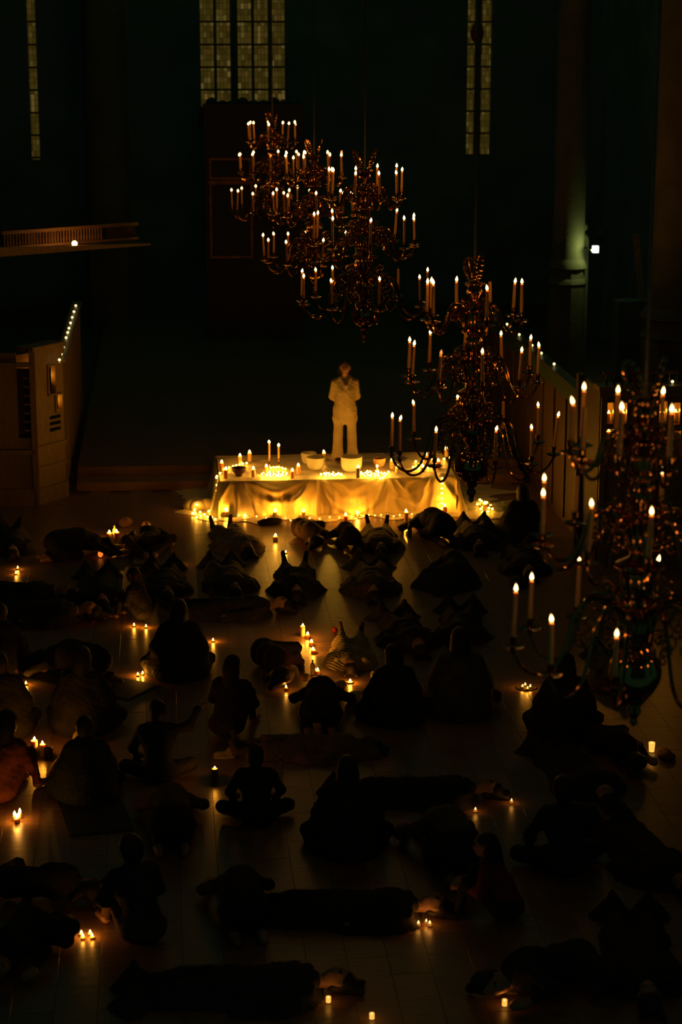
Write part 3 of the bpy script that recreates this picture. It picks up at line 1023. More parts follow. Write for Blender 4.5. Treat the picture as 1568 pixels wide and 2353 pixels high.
def cloth_mesh():
    vs_, fs = [], []
    # top
    nx, ny = 96, 44
    for j in range(ny + 1):
        for i in range(nx + 1):
            x = SX0 + (SX1 - SX0) * i / nx
            y = SY0 + (SY1 - SY0) * j / ny
            e = min(i, nx - i, j, ny - j) / 5.0
            z = ZS - 0.022 + min(1, e) * (0.011 + 0.010 * math.sin(x * 7 + 3 * math.sin(y * 4)) * math.sin(y * 6 + x) + 0.005 * math.sin(x * 19 + y * 13))
            vs_.append((x, y, z))
    for j in range(ny):
        for i in range(nx):
            a = j * (nx + 1) + i
            fs.append((a, a + 1, a + nx + 2, a + nx + 1))
    # skirt round the edge, starting at the back left corner and going left, front, right, back
    per = []
    st = 0.018

    def side(p, q_, nrm):
        L_ = (Vector(q_) - Vector(p)).length
        n_ = int(L_ / st)
        for k in range(n_):
            per.append((Vector(p).lerp(Vector(q_), k / n_), Vector(nrm), L_ * k / n_))

    def corner(p, a0, a1):
        for k in range(10):
            a = R(a0 + (a1 - a0) * k / 10)
            per.append((Vector(p), Vector((math.cos(a), math.sin(a))), None))
    side((SX0, SY1), (SX0, SY0), (-1, 0))
    corner((SX0, SY0), 180, 270)
    nf0 = len(per)
    side((SX0, SY0), (SX1, SY0), (0, -1))
    nf1 = len(per)
    corner((SX1, SY0), 270, 360)
    side((SX1, SY0), (SX1, SY1), (1, 0))
    corner((SX1, SY1), 0, 90)
    side((SX1, SY1), (SX0, SY1), (0, 1))
    corner((SX0, SY1), 90, 180)
    nt = 50
    T = 1.0
    base = len(vs_)
    for i, (p, n_, s) in enumerate(per):
        front = nf0 <= i < nf1
        for j in range(nt + 1):
            t = T * j / nt
            drop = min(t, ZS - 0.026)
            over = max(0.0, t - (ZS - 0.026))
            out = 0.02 + 0.02 * min(1, t / 0.05) + 0.05 * (drop / ZS) ** 2
            ph = i * st
            if front:
                f_ = fold(s, drop)
            else:
                f_ = 0.04 * (drop / ZS) * math.sin(ph * 17 + 2 * math.sin(ph * 2.3)) + 0.01 * math.sin(ph * 41)
            g_ = f_ * min(1, t / 0.05) + 0.018
            out += -0.018 + 0.5 * (g_ + math.sqrt(g_ * g_ + 0.0004))
            spill = over * (0.85 if front else 1.0) * (1 + 0.35 * math.sin(ph * 5.1) + 0.2 * math.sin(ph * 11.7))
            z = ZS - 0.022 - drop + 0.004
            if over > 0:
                z = 0.008 + 0.022 * (0.5 + 0.5 * math.sin(over * 38 + ph * 9)) * (1 - over / 0.42 * 0.8) * (0.5 + 0.5 * math.sin(ph * 23))
            if n_.x > 0.2:
                out += 0.10 * (drop / ZS) ** 2 * n_.x
                spill *= 1 + 0.9 * n_.x
            if n_.x < -0.2:
                out += 0.08 * (drop / ZS) ** 2
            vs_.append((p.x + n_.x * (out + spill), p.y + n_.y * (out + spill), z))
    m_ = len(per)
    for i in range(m_):
        i2 = (i + 1) % m_
        for j in range(nt):
            a, b = base + i * (nt + 1) + j, base + i2 * (nt + 1) + j
            fs.append((a, a + 1, b + 1, b))
    return MB().add(vs_, fs)


cl = cloth_mesh().build('satin_cloth', M_SATIN)
for pl_ in cl.data.polygons:
    pl_.use_smooth = True
tag(cl, 'ivory satin cloth draped over the low stage, gathered in swags and pooling on the floor', 'cloth')
# shiny loose end of the cloth at the right
lc = gp(1128, 1168)
cv, cf = [], []
for j in range(15):
    for i in range(31):
        u_, v_ = i / 30, j / 14
        w_ = 0.24 + 0.10 * math.sin(u_ * 3)
        cv.append((-0.25 + 0.60 * u_, (v_ - 0.5) * 2 * w_ * (1 - 0.6 * u_ ** 3), 0.012 + 0.09 * math.sin(math.pi * v_) * (0.4 + 0.6 * u_) * abs(math.sin(u_ * 9 + v_ * 14)) + 0.05 * u_ * math.sin(math.pi * v_)))
for j in range(14):
    for i in range(30):
        a = j * 31 + i
        cf.append((a, a + 1, a + 32, a + 31))
e_ = MB().add(cv, cf).build('shiny_cloth_end', mat('golden_lame', (0.75, 0.62, 0.22), 0.25, 0.7, var=0.1, scale=12))
e_.location = (lc.x + 0.05, lc.y, 0)
tag(e_, 'shiny golden cloth end lying crumpled on the floor past the stage corner', 'cloth')
lc2 = gp(462, 1172)
mb_ = MB()
for k in range(7):
    a = k * 0.9
    mb_.ball((0.16 * math.cos(a), 0.14 * math.sin(a), 0.04), (0.17, 0.12, 0.06 + 0.012 * k), 12, 8)
e2 = mb_.build('cloth_heap', M_SATIN)
e2.location = (lc2.x, lc2.y + 0.15, 0.02)
tag(e2, 'crumpled ivory cloth heap under fairy lights by the stage corner', 'cloth')

# ------------------------------------------------------------------ fairy lights
BULB_ME = MB().ball((0, 0, 0), 0.019, 8, 6).mesh('bulb', M_BULB)
BULB_S = MB().ball((0, 0, 0), 0.016, 8, 6).mesh('bulb', M_BULBL)
M_WIRE = mat('copper_wire', (0.25, 0.14, 0.05), 0.4, 0.8)


BULB_C = MB().ball((0, 0, 0), 0.008, 6, 5).mesh('bulb', M_BULBC)


def fairy(pts, label, n=5, every=1, big=True, coil=False):
    o = Vector(pts[0])
    t = thing('fairy_lights', label, 'string lights', o)
    path = [Vector(p) - o for p in pts]
    MB().tube(spline(path, 5), 0.0025, 4).build('wire', M_WIRE, t)
    for p in path[::every]:
        link('bulb', BULB_C if coil else BULB_ME if big else BULB_S, t, p + Vector((0, 0, 0.012)))
    return t


def top_pt(px, py, dz=0.0):
    return gp(px, py, ZS + 0.012 + dz)


def cluster(cx_, cy_, wx, wy, n, z, dz=0.02, seed=1):
    rr = random.Random(seed)
    out = []
    for k in range(n):
        a = k * 2.4
        q_ = math.sqrt((k + 0.5) / n)
        out.append(gp(cx_ + wx * q_ * math.cos(a) + rr.uniform(-3, 3), cy_ + wy * q_ * math.sin(a) + rr.uniform(-1, 1), z + rr.uniform(0, dz)))
    out.sort(key=lambda p: p.x + 0.3 * math.sin(p.y * 9))
    return out


fairy([top_pt(x, y) for x, y in ((498, 1099), (499, 1096), (506, 1089), (516, 1081), (527, 1076), (536, 1073), (543, 1071), (551, 1069), (558, 1067), (567, 1066))], 'fairy lights curving over the stage top past the dark bowl')
fairy([gp(496, y, 0) for y in (1096,)] + [Vector((SX0 - 0.05, SY0 + 0.02, ZS - k * 0.1)) for k in range(1, 3)], 'short fairy light strand hanging at the stage corner near the dark bowl')
fairy(cluster(632, 1091, 33, 6, 34, ZS + 0.02, 0.03, 3) , 'dense glowing coil of fairy lights on the stage below the tall tapers', coil=True)
fairy([top_pt(x, y) for x, y in ((622, 1076), (629, 1075.5), (636, 1075), (642, 1075.5), (649, 1077), (656, 1079))], 'short row of fairy lights behind the dense glowing coil')
fairy(cluster(760, 1091, 27, 4.5, 30, ZS + 0.02, 0.03, 4), 'dense glowing coil of fairy lights before the first large bowls', coil=True)
fairy(cluster(856, 1089, 30, 6.5, 36, ZS + 0.02, 0.03, 5), 'dense glowing coil of fairy lights beside the largest bowl', coil=True)
fairy([top_pt(x, y) for x, y in ((893, 1086), (889, 1091), (884, 1096), (880, 1100), (874, 1101))], 'few fairy lights hanging over the stage edge below the small bowl')
fairy([top_pt(x, y) for x, y in ((950, 1075), (957, 1074), (963, 1078), (972, 1073), (984, 1077), (992, 1074), (1000, 1066), (994, 1056), (1008, 1059), (1021, 1056), (1035, 1053), (972, 1059), (956, 1062), (965, 1068))], 'fairy lights looping among the candles at the far stage corner')
fx = gp(1018, 1100, ZS).x
fairy([Vector((fx, SY0 - 0.12 - 0.03 * k / 7, ZS - 0.03 - k * 0.085)) for k in range(7)], 'vertical fairy light strand hanging down the stage front')
fairy([gp(x, y, 0.03) for x, y in ((436, 1165), (441, 1160), (447, 1173), (455, 1166), (449, 1181), (460, 1178), (466, 1170), (470, 1184), (462, 1187), (477, 1189), (480, 1176), (472, 1163), (458, 1158), (487, 1190), (495, 1195), (484, 1183), (452, 1190), (443, 1181))], 'heap of fairy lights on the cloth by the stage corner')
fairy([gp(x, y, 0.03) for x, y in ((506, 1190), (530, 1184), (548, 1186), (566, 1187), (590, 1188), (612, 1192), (635, 1194), (656, 1193), (668, 1197), (690, 1196), (712, 1192), (735, 1194), (758, 1190), (780, 1191), (808, 1190), (822, 1186), (835, 1188), (848, 1185), (862, 1186), (876, 1185), (891, 1185), (905, 1188), (919, 1185))], 'long loose fairy light string along the floor before the stage', big=False)
fairy([gp(x, y, 0.03) for x, y in ((947, 1183), (958, 1186), (966, 1181), (975, 1179), (985, 1180), (993, 1176), (1005, 1172), (1012, 1171))], 'fairy lights on the floor before the dark seated pair', big=False)
fairy([gp(x, y, 0.05) for x, y in ((1098, 1160), (1103, 1150), (1107, 1153), (1113, 1158), (1119, 1156), (1110, 1166), (1105, 1171), (1116, 1172), (1124, 1169), (1128, 1163), (1121, 1177), (1109, 1178), (1132, 1171))], 'bunch of fairy lights on the shiny cloth end')

# ------------------------------------------------------------------ objects on the stage
def scandle(px, py, r, h, label, wax=None, w=1.5, name='pillar_candle'):
    p = gp(px, py, ZS + 0.004)
    return candle(name, p, r, h, label, w, wax=wax or M_WAX, fr=0.022, fh=0.062, group='candles on the stage')


scandle(510, 1081, 0.036, 0.13, 'orange candle at the near stage corner, outermost on the stage top', M_WAXO)
scandle(552, 1067, 0.036, 0.14, 'ivory candle behind the dark bowl on the stage')
scandle(574, 1060, 0.038, 0.15, 'tall ivory pillar candle at the back of the stage beside the tapers')
scandle(519, 1099, 0.036, 0.145, 'brownish candle at the front stage edge beside the dark bowl', M_WAXO)
scandle(583, 1096, 0.034, 0.13, 'ivory candle at the front of the stage between bowl and glowing coil')
scandle(613, 1088, 0.035, 0.11, 'orange candle beside the row of fairy lights under the tapers', M_WAXO)
scandle(672, 1099, 0.034, 0.12, 'orange candle at the front edge past the glowing coil', M_WAXO)
scandle(686, 1089, 0.037, 0.135, 'orange candle in front of the first large bowl', M_WAXO)
scandle(745, 1055, 0.036, 0.11, 'candle standing behind the first large bowl near the performer')
scandle(823, 1098, 0.034, 0.165, 'dark candle at the stage edge in front of the largest bowl', mat('dark_wax', (0.10, 0.07, 0.05), 0.5))
scandle(867, 1084, 0.016, 0.07, 'tiny thin candle below the small orange bowl', None, 0.5)
scandle(901, 1077, 0.04, 0.14, 'ivory pillar candle behind the chandelier pan beside the small bowl')
scandle(913, 1086, 0.036, 0.09, 'low ivory candle at the front half hidden by the chandelier arm')
scandle(979, 1062, 0.04, 0.13, 'ivory pillar candle seen through the chandelier arms on the stage')
scandle(1003, 1043, 0.032, 0.11, 'ivory candle at the back edge seen beside the chandelier candle')
scandle(1026, 1049, 0.036, 0.13, 'ivory pillar candle at the far back corner of the stage')
scandle(1007, 1076, 0.042, 0.12, 'pinkish candle behind the chandelier candle at the far stage side', M_WAXO)
scandle(972, 1085, 0.03, 0.085, 'short candle among the looping fairy lights at the far corner')

for px, py, ph, lab in ((619.5, 1075, 0.43, 'tall taper candle in a thin brass holder on the stage'), (641, 1075, 0.37, 'shorter taper candle in a thin brass holder on the stage')):
    p = gp(px, py, ZS + 0.004)
    hd = thing('candle_holder', lab.replace('taper candle in a thin brass holder', 'thin brass holder carrying a taper'), 'candle holder', p)
    MB().lathe([(0.05, 0), (0.045, 0.012), (0.012, 0.02), (0.008, 0.07), (0.016, 0.08), (0.009, 0.09), (0.009, 0.13), (0.02, 0.14), (0.021, 0.17), (0.017, 0.17)], 14).build('holder_stem', M_BRASS, hd)
    candle('taper_candle', p + Vector((0, 0, 0.15)), 0.017, ph - 0.15, lab, 1.0, fr=0.024, fh=0.064, group='tapers on the stage')

M_CRYSTAL, nt_, b_ = new_mat('frosted_crystal')
n_ = nt_.nodes.new('ShaderNodeTexNoise')
n_.inputs['Scale'].default_value = 30
r_ = nt_.nodes.new('ShaderNodeValToRGB')
r_.color_ramp.elements[0].color = (0.86, 0.78, 0.58, 1)
r_.color_ramp.elements[1].color = (0.95, 0.88, 0.70, 1)
nt_.links.new(n_.outputs['Fac'], r_.inputs[0])
nt_.links.new(r_.outputs[0], b_.inputs['Base Color'])
b_.inputs['Roughness'].default_value = 0.6
tr_ = nt_.nodes.new('ShaderNodeBsdfTranslucent')
tr_.inputs[0].default_value = (0.95, 0.93, 0.88, 1)
mx_ = nt_.nodes.new('ShaderNodeMixShader')
mx_.inputs[0].default_value = 0.45
nt_.links.new(b_.outputs[0], mx_.inputs[1])
nt_.links.new(tr_.outputs[0], mx_.inputs[2])
nt_.links.new(mx_.outputs[0], nt_.nodes['Material Output'].inputs[0])


def bowl(px, pyb, wpx, hpx, label, m, name='singing_bowl'):
    p = gp(px, pyb, ZS + 0.004)
    dep = (p - CAM).dot(FWD)
    r = wpx / 2 * dep / FPX
    h = hpx * dep / FPX / math.cos(R(12)) * 0.93
    th = 0.012
    pr_ = [(0.3 * r, 0.0), (0.55 * r, 0.006), (0.70 * r, 0.02), (0.82 * r, 0.042), (0.90 * r, 0.07), (0.95 * r, 0.105), (0.975 * r, h * 0.6), (r, h * 0.97), (r - th * 0.5, h), (r - th, h * 0.97), (0.97 * r - th, h * 0.6), (0.93 * r - th, 0.11), (0.86 * r - th, 0.07), (0.7 * r - th, 0.04), (0.3 * r, 0.022)]
    o = MB().lathe(pr_, 36).build(name, m)
    o.location = p
    return tag(o, label, 'bowl', 'singing bowls on the stage')


bowl(808, 1083, 50, 37, 'largest frosted crystal singing bowl, in front of the performer', M_CRYSTAL)
bowl(726, 1079, 43, 31, 'frosted crystal singing bowl with another bowl peeking out behind it', M_CRYSTAL)
bowl(710, 1066, 36, 28, 'frosted crystal bowl half hidden behind the front singing bowl', M_CRYSTAL)
bowl(872, 1073, 29, 22, 'small frosted singing bowl glowing more orange beside the largest one', mat('amber_crystal', (0.85, 0.5, 0.25), 0.5, sss=0.3))
o_ = MB().lathe([(0.05, 0), (0.07, 0.01), (0.05, 0.02), (0.08, 0.05), (0.12, 0.11), (0.125, 0.15), (0.118, 0.15), (0.11, 0.11), (0.07, 0.06), (0.02, 0.045)], 24).build('dark_bowl', mat('dark_bronze', (0.10, 0.05, 0.03), 0.35, 0.6))
o_.location = gp(549, 1094, ZS + 0.006)
tag(o_, 'small dark metal bowl with a foot among the stage candles', 'bowl')

# ------------------------------------------------------------------ candles on the floor
def fcandle(px, pyb, r, h, label, w=1.2, wax=None, name='pillar_candle', fr=0.02, fh=0.058, group='candles on the floor'):
    return candle(name, gp(px, pyb, 0.001), r, h, label, w, wax=wax, fr=fr, fh=fh, group=group)


def tea(px, py, label, w=1.0, z=0.001, r=0.02, h=0.018, fr=0.012, fh=0.036):
    return candle('tealight', gp(px, py, z), r, h, label, w, cup=M_TIN, fr=fr, fh=fh, group='tealights on the floor')


fcandle(520, 1188, 0.034, 0.10, 'ivory candle on the floor under the near corner of the stage front', 7.0)
fcandle(632.5, 1189, 0.034, 0.10, 'ivory candle on the floor before the stage below the tapers', 7.0)
fcandle(698, 1189, 0.033, 0.10, 'ivory candle on the floor before the stage between two reclining people', 7.0)
fcandle(795, 1200, 0.036, 0.115, 'orange candle on the floor before the middle of the stage', 7.0, M_WAXO)
fcandle(822, 1188, 0.032, 0.06, 'low candle against the cloth hem behind the raised feet', 7.0)
fcandle(934, 1198, 0.038, 0.16, 'bright tall candle on the floor before the stage beside a brown bottle', 7.0)
fcandle(1023, 1182, 0.036, 0.14, 'orange candle against the stage front under the hanging light strand', 7.0, M_WAXO)
fcandle(1114, 1178, 0.038, 0.15, 'candle among the fairy lights on the shiny cloth end', 1.0)
tea(563, 1190, 'tealight on the floor behind the reclining person in beige', 1.32, r=0.024, fr=0.02, fh=0.05)
tea(452, 1165, 'tealight on the cloth heap by the stage corner', 1.32, 0.09, r=0.024, fr=0.02, fh=0.05)
fcandle(633, 1243, 0.038, 0.075, 'short glowing candle on the floor between two rows of people', 2.0)
tea(657, 1272, 'tealight glimpsed between the raised feet under the dark blanket', 0.88)
fcandle(252, 1244, 0.043, 0.14, 'shorter of two pillar candles beside the bowed person', 3.0)
fcandle(268.5, 1246, 0.046, 0.165, 'taller of two pillar candles beside the bowed person', 3.0)
tea(41, 1308, 'rear one of two tealights at the far edge of the floor', 0.66, r=0.022)
tea(37, 1320, 'front one of two tealights at the far edge of the floor', 0.66, r=0.022)
tea(412, 1299, 'tealight on the floor beside the person on the red mat', 0.66)
tea(308, 1440, 'tealight next to the red mat edge, nearer the mat', 0.99)
tea(336, 1443, 'tealight next to the red mat edge, nearer the seated back', 0.99)
tea(490, 1475, 'lone tealight with a long reflection beside the dark seated back', 1.32)
tea(317, 1554, 'front one of two tealights on the bare floor strip', 1.1)
tea(328, 1551, 'rear one of two tealights on the bare floor strip', 1.1)
tea(60, 1574, 'lone tealight on the floor near the dark seated figures', 1.1)
fcandle(696, 1462, 0.034, 0.145, 'tall ivory pillar candle heading the row of floor candles', 2.0, fr=0.014, fh=0.045)
for px, py, lab in ((707, 1466, 'first low candle behind the tall pillar in the floor row'), (716, 1483, 'second low candle in the floor row by the pale knit blanket'), (720.5, 1501, 'third low candle in the floor row above the glass bottle')):
    fcandle(px, py, 0.032, 0.045, lab, 2.2, M_WAXO if py < 1490 else None, 'low_candle', 0.018, 0.048)
fcandle(730, 1549, 0.03, 0.045, 'low candle beside the clear glass bottle', 1.2, None, 'low_candle', 0.018, 0.045)
tea(805, 1570, 'tealight in a wide dish beside the crumpled white sleeve', 2.64, r=0.034, fr=0.016, fh=0.04)
fcandle(658, 1587, 0.02, 0.04, 'tiny candle on the floor beside the dark humped figure', 0.5, None, 'low_candle', 0.013, 0.035)
fcandle(80, 1736, 0.04, 0.18, 'taller pillar candle beside the open book and the tented skirt', 3.0, fr=0.017, fh=0.05)
fcandle(99, 1737, 0.034, 0.14, 'shorter pillar candle half hidden behind the dark cup', 2.2, fr=0.015, fh=0.045)
for px, py, lab in ((34, 1886, 'left candle of the tight flame cluster by the red garment'), (38, 1892, 'front candle of the tight flame cluster by the red garment'), (46, 1880, 'tallest rear candle of the tight flame cluster by the red garment'), (42, 1889, 'middle candle of the tight flame cluster by the red garment')):
    candle('low_candle', gp(px, py, 0.001), 0.02, 0.05, lab, 0.5, fr=0.016, fh=0.065, group='flame cluster on the floor')
fcandle(494, 1794, 0.036, 0.14, 'pillar candle burnt down inside beside the worn shoe', 1.2, M_WAXB, fr=0.012, fh=0.032)
for px, py, lab in ((1201, 1580, 'outer tealight of the four on the round tray'), (1207.5, 1576, 'rear tealight of the four on the round tray'), (1212.5, 1585, 'front tealight of the four on the round tray'), (1219, 1580, 'inner tealight of the four on the round tray')):
    tea(px, py, lab, 0.35, 0.012, r=0.017, fr=0.009, fh=0.024)
tr = MB().lathe([(0.12, 0), (0.125, 0.008), (0.12, 0.01), (0.115, 0.006)], 24).build('tray', mat('dark_glass_tray', (0.05, 0.035, 0.02), 0.12))
tr.location = gp(1210, 1581, 0.0005)
tag(tr, 'round dark tray holding four tealights between seated people', 'tray')
for px, py, lab in ((187.5, 2150, 'rear outer tealight of the foursome near the pale arm'), (190.5, 2158, 'front outer tealight of the foursome near the pale arm'), (207.5, 2149, 'rear inner tealight of the foursome near the pale arm'), (212, 2157, 'front inner tealight of the foursome near the pale arm')):
    tea(px, py, lab, 0.32, r=0.021, h=0.02, fr=0.011, fh=0.033)

# battery candles that glow through their shells
M_LEDC = emit_mat('glowing_shell', (1.0, 0.46, 0.07), 1.25)
M_LEDT = emit_mat('glowing_tip', (1.0, 0.72, 0.22), 2.2)


def led_candle(px, py, r, h, label, tip=True, flare=1.0, w=0.12, group='battery candles on the floor'):
    t = thing('battery_candle', label, 'candle', gp(px, py, 0.001), 0, group)
    if tip:
        MB().lathe([(r, 0), (r * 1.02, h * 0.45), (r * 0.75, h * 0.5), (r * 0.3, h * 0.52)], 14).build('shell', emit_mat('orange_shell', (1, 0.28, 0.03), 0.45), t)
        MB().lathe([(r * 0.42, h * 0.5), (r * 0.52, h * 0.62), (r * 0.36, h * 0.82), (r * 0.04, h * 1.05)], 10).build('flame_tip', M_LEDT, t)
        MB().lathe([(r * 1.03, 0), (r * 1.04, h * 0.14)], 14).build('base', mat('white_plastic', (0.6, 0.55, 0.45), 0.4), t)
    else:
        MB().lathe([(r, 0.006), (r * (1 + (flare - 1) * 0.5), h * 0.5), (r * flare, h), (r * flare * 0.8, h * 0.93), (r * 0.2, h * 0.85)], 16).build('shell', M_LEDC, t)
        MB().lathe([(r * 0.98, 0), (r * 0.98, 0.008)], 14).build('base', mat('white_plastic', (0.6, 0.55, 0.45), 0.4), t)
        MB().ball((0, 0, h * 0.88), (r * 0.3, r * 0.3, h * 0.16), 8, 6).build('flame_tip', M_LEDT, t)
    lamp(t, (0, 0, h * 1.15), w, (1, 0.36, 0.04), r)
    return t


led_candle(1093, 1866, 0.021, 0.055, 'battery tealight in the dark, nearer the pale mound')
led_candle(1176, 1846, 0.02, 0.055, 'battery tealight in the dark, farther from the pale mound')
led_candle(962, 2128, 0.021, 0.055, 'battery tealight standing apart from a pair')
led_candle(980, 2123, 0.017, 0.05, 'rear battery tealight of the close pair')
led_candle(988, 2128, 0.021, 0.055, 'front battery tealight of the close pair')
led_candle(755, 2304, 0.021, 0.055, 'glowing battery votive at the bottom, farthest from the hand', False)
led_candle(855, 2342, 0.021, 0.055, 'glowing battery votive at the very bottom of the floor', False)
led_candle(1160, 2312, 0.022, 0.06, 'glowing battery votive beside the pale hand', False)
led_candle(1498, 1728, 0.030, 0.115, 'tall flared glowing candle alone in the dark beside folded cloth', False, 1.25, 0.25)
t = thing('egg_lamp', 'small orange egg-shaped lamp on the floor before the bowed person', 'lamp', gp(231, 1281, 0.001))
MB().lathe([(0.03, 0), (0.035, 0.01)], 14).build('base', M_DARKOAK, t)
MB().ball((0, 0, 0.055), (0.04, 0.04, 0.05), 14, 10).build('shade', emit_mat('orange_egg', (1, 0.22, 0.02), 1.1), t)
# ------------------------------------------------------------------ bodies: one continuous surface grown from blended limbs
def cap(a, b, ra, rb, m):
    return ('c', np.array(a, float), np.array(b, float), ra, rb, m)


def ell(c, r, m, rot=None):
    return ('e', np.array(c, float), np.array(r, float), rot, None, m)


def surf(prims, h, k, nm, wrinkle=0.0, zclip=True):
    lo = np.array([1e9] * 3)
    hi = -lo
    bbs = []
    for p in prims:
        if p[0] == 'c':
            a, b, ra, rb = p[1:5]
            l, u = np.minimum(a - ra, b - rb), np.maximum(a + ra, b + rb)
        else:
            l, u = p[1] - p[2].max(), p[1] + p[2].max()
        bbs.append((l, u))
        lo, hi = np.minimum(lo, l), np.maximum(hi, u)
    pad = 4 * h + k
    lo, hi = lo - pad, hi + pad
    n = np.ceil((hi - lo) / h).astype(int) + 1
    X = [lo[i] + h * np.arange(n[i]) for i in range(3)]
    acc = np.zeros((nm,) + tuple(n), np.float32)
    for p, (l, u) in zip(prims, bbs):
        mg = 5 * k + 2 * h
        i0 = np.maximum(((l - mg - lo) / h).astype(int), 0)
        i1 = np.minimum(((u + mg - lo) / h).astype(int) + 2, n)
        gx, gy, gz = np.meshgrid(*[X[q][i0[q]:i1[q]] for q in range(3)], indexing='ij')
        if p[0] == 'c':
            a, b, ra, rb = p[1:5]
            ba = b - a
            L2 = max(ba.dot(ba), 1e-9)
            t = np.clip(((gx - a[0]) * ba[0] + (gy - a[1]) * ba[1] + (gz - a[2]) * ba[2]) / L2, 0, 1)
            d = np.sqrt((gx - a[0] - t * ba[0]) ** 2 + (gy - a[1] - t * ba[1]) ** 2 + (gz - a[2] - t * ba[2]) ** 2) - (ra + (rb - ra) * t)
        else:
            c, r = p[1], p[2]
            qx, qy, qz = (gx - c[0]), (gy - c[1]), (gz - c[2])
            if p[3] is not None:
                Mx = p[3]
                qx, qy, qz = (Mx[0][0] * qx + Mx[1][0] * qy + Mx[2][0] * qz, Mx[0][1] * qx + Mx[1][1] * qy + Mx[2][1] * qz, Mx[0][2] * qx + Mx[1][2] * qy + Mx[2][2] * qz)
            k0 = np.sqrt((qx / r[0]) ** 2 + (qy / r[1]) ** 2 + (qz / r[2]) ** 2)
            k1 = np.sqrt((qx / r[0] ** 2) ** 2 + (qy / r[1] ** 2) ** 2 + (qz / r[2] ** 2) ** 2) + 1e-9
            d = k0 * (k0 - 1) / k1
        acc[p[5]][i0[0]:i1[0], i0[1]:i1[1], i0[2]:i1[2]] += np.exp(np.clip(-d / k, -40, 40)).astype(np.float32)
    tot = acc.sum(0)
    f = -k * np.log(tot + 1e-18)
    lab = acc.argmax(0)
    gx, gy, gz = np.meshgrid(*X, indexing='ij')
    if wrinkle:
        wv = np.sin(31 * gx + 9 * np.sin(11 * gy + 5 * gz)) * np.sin(23 * gz + 6 * np.sin(13 * gx)) + 0.6 * np.sin(44 * gy + 7 * np.sin(17 * gz + 9 * gx))
        f = f + wrinkle * wv * (lab < 2)
    if zclip:
        f = np.maximum(f, 0.004 - gz)
    s = f < 0
    s[0], s[-1], s[:, 0], s[:, -1], s[:, :, 0], s[:, :, -1] = (False,) * 6
    cs = np.zeros(tuple(n - 1), np.int8)
    cor = [(i, j, l) for i in (0, 1) for j in (0, 1) for l in (0, 1)]
    for i, j, l in cor:
        cs += s[i:n[0] - 1 + i, j:n[1] - 1 + j, l:n[2] - 1 + l]
    mask = (cs > 0) & (cs < 8)
    idx = -np.ones(mask.shape, int)
    ci = np.argwhere(mask)
    idx[mask] = np.arange(len(ci))
    pos = np.zeros((len(ci), 3))
    cnt = np.zeros(len(ci))
    for a in cor:
        for ax in range(3):
            if a[ax] == 0:
                b = list(a)
                b[ax] = 1
                ca = ci + np.array(a)
                cb = ci + np.array(b)
                fa, fb = f[ca[:, 0], ca[:, 1], ca[:, 2]], f[cb[:, 0], cb[:, 1], cb[:, 2]]
                x = (fa < 0) != (fb < 0)
                t = np.where(x, fa / np.where(x, fa - fb, 1), 0)
                q = ca + (cb - ca) * t[:, None]
                pos[x] += q[x]
                cnt[x] += 1
    pos = pos / np.maximum(cnt, 1)[:, None]
    quads = []
    for ax in range(3):
        o1, o2 = (ax + 1) % 3, (ax + 2) % 3
        sl = [slice(1, n[q] - 1) for q in range(3)]
        sl2 = list(sl)
        sl[ax] = slice(0, n[ax] - 1)
        sl2[ax] = slice(1, n[ax])
        d = s[tuple(sl)].astype(int) - s[tuple(sl2)].astype(int)
        for sg in (1, -1):
            e = np.argwhere(d == sg)
            if not len(e):
                continue
            e = e + np.array([0 if q == ax else 1 for q in range(3)])
            v = []
            for da, db in ((0, 0), (1, 0), (1, 1), (0, 1)):
                c = e.copy()
                c[:, o1] -= da
                c[:, o2] -= db
                v.append(idx[c[:, 0], c[:, 1], c[:, 2]])
            q = np.stack(v if sg == 1 else v[::-1], 1)
            quads.append(q[(q >= 0).all(1)])
    Q = np.concatenate(quads)
    labs = lab[ci[:, 0], ci[:, 1], ci[:, 2]]
    top = np.where((f < 0).any(2), X[2][np.clip((n[2] - 1) - np.argmax((f < 0)[:, :, ::-1], axis=2), 0, n[2] - 1)], 0.0)
    return lo + pos * h, Q, labs[Q[:, 0]], (X[0], X[1], top)


def np_mesh(name, V, Q, ml, nm):
    me = bpy.data.meshes.new(name)
    me.vertices.add(len(V))
    me.vertices.foreach_set('co', V.astype(np.float32).ravel())
    me.loops.add(len(Q) * 4)
    me.loops.foreach_set('vertex_index', Q.astype(np.int32).ravel())
    me.polygons.add(len(Q))
    me.polygons.foreach_set('loop_start', np.arange(0, len(Q) * 4, 4, dtype=np.int32))
    for _ in range(nm):
        me.materials.append(M_SKIN)
    me.polygons.foreach_set('material_index', ml.astype(np.int32))
    me.polygons.foreach_set('use_smooth', [True] * len(Q))
    me.update(calc_edges=True)
    me.validate()
    return me


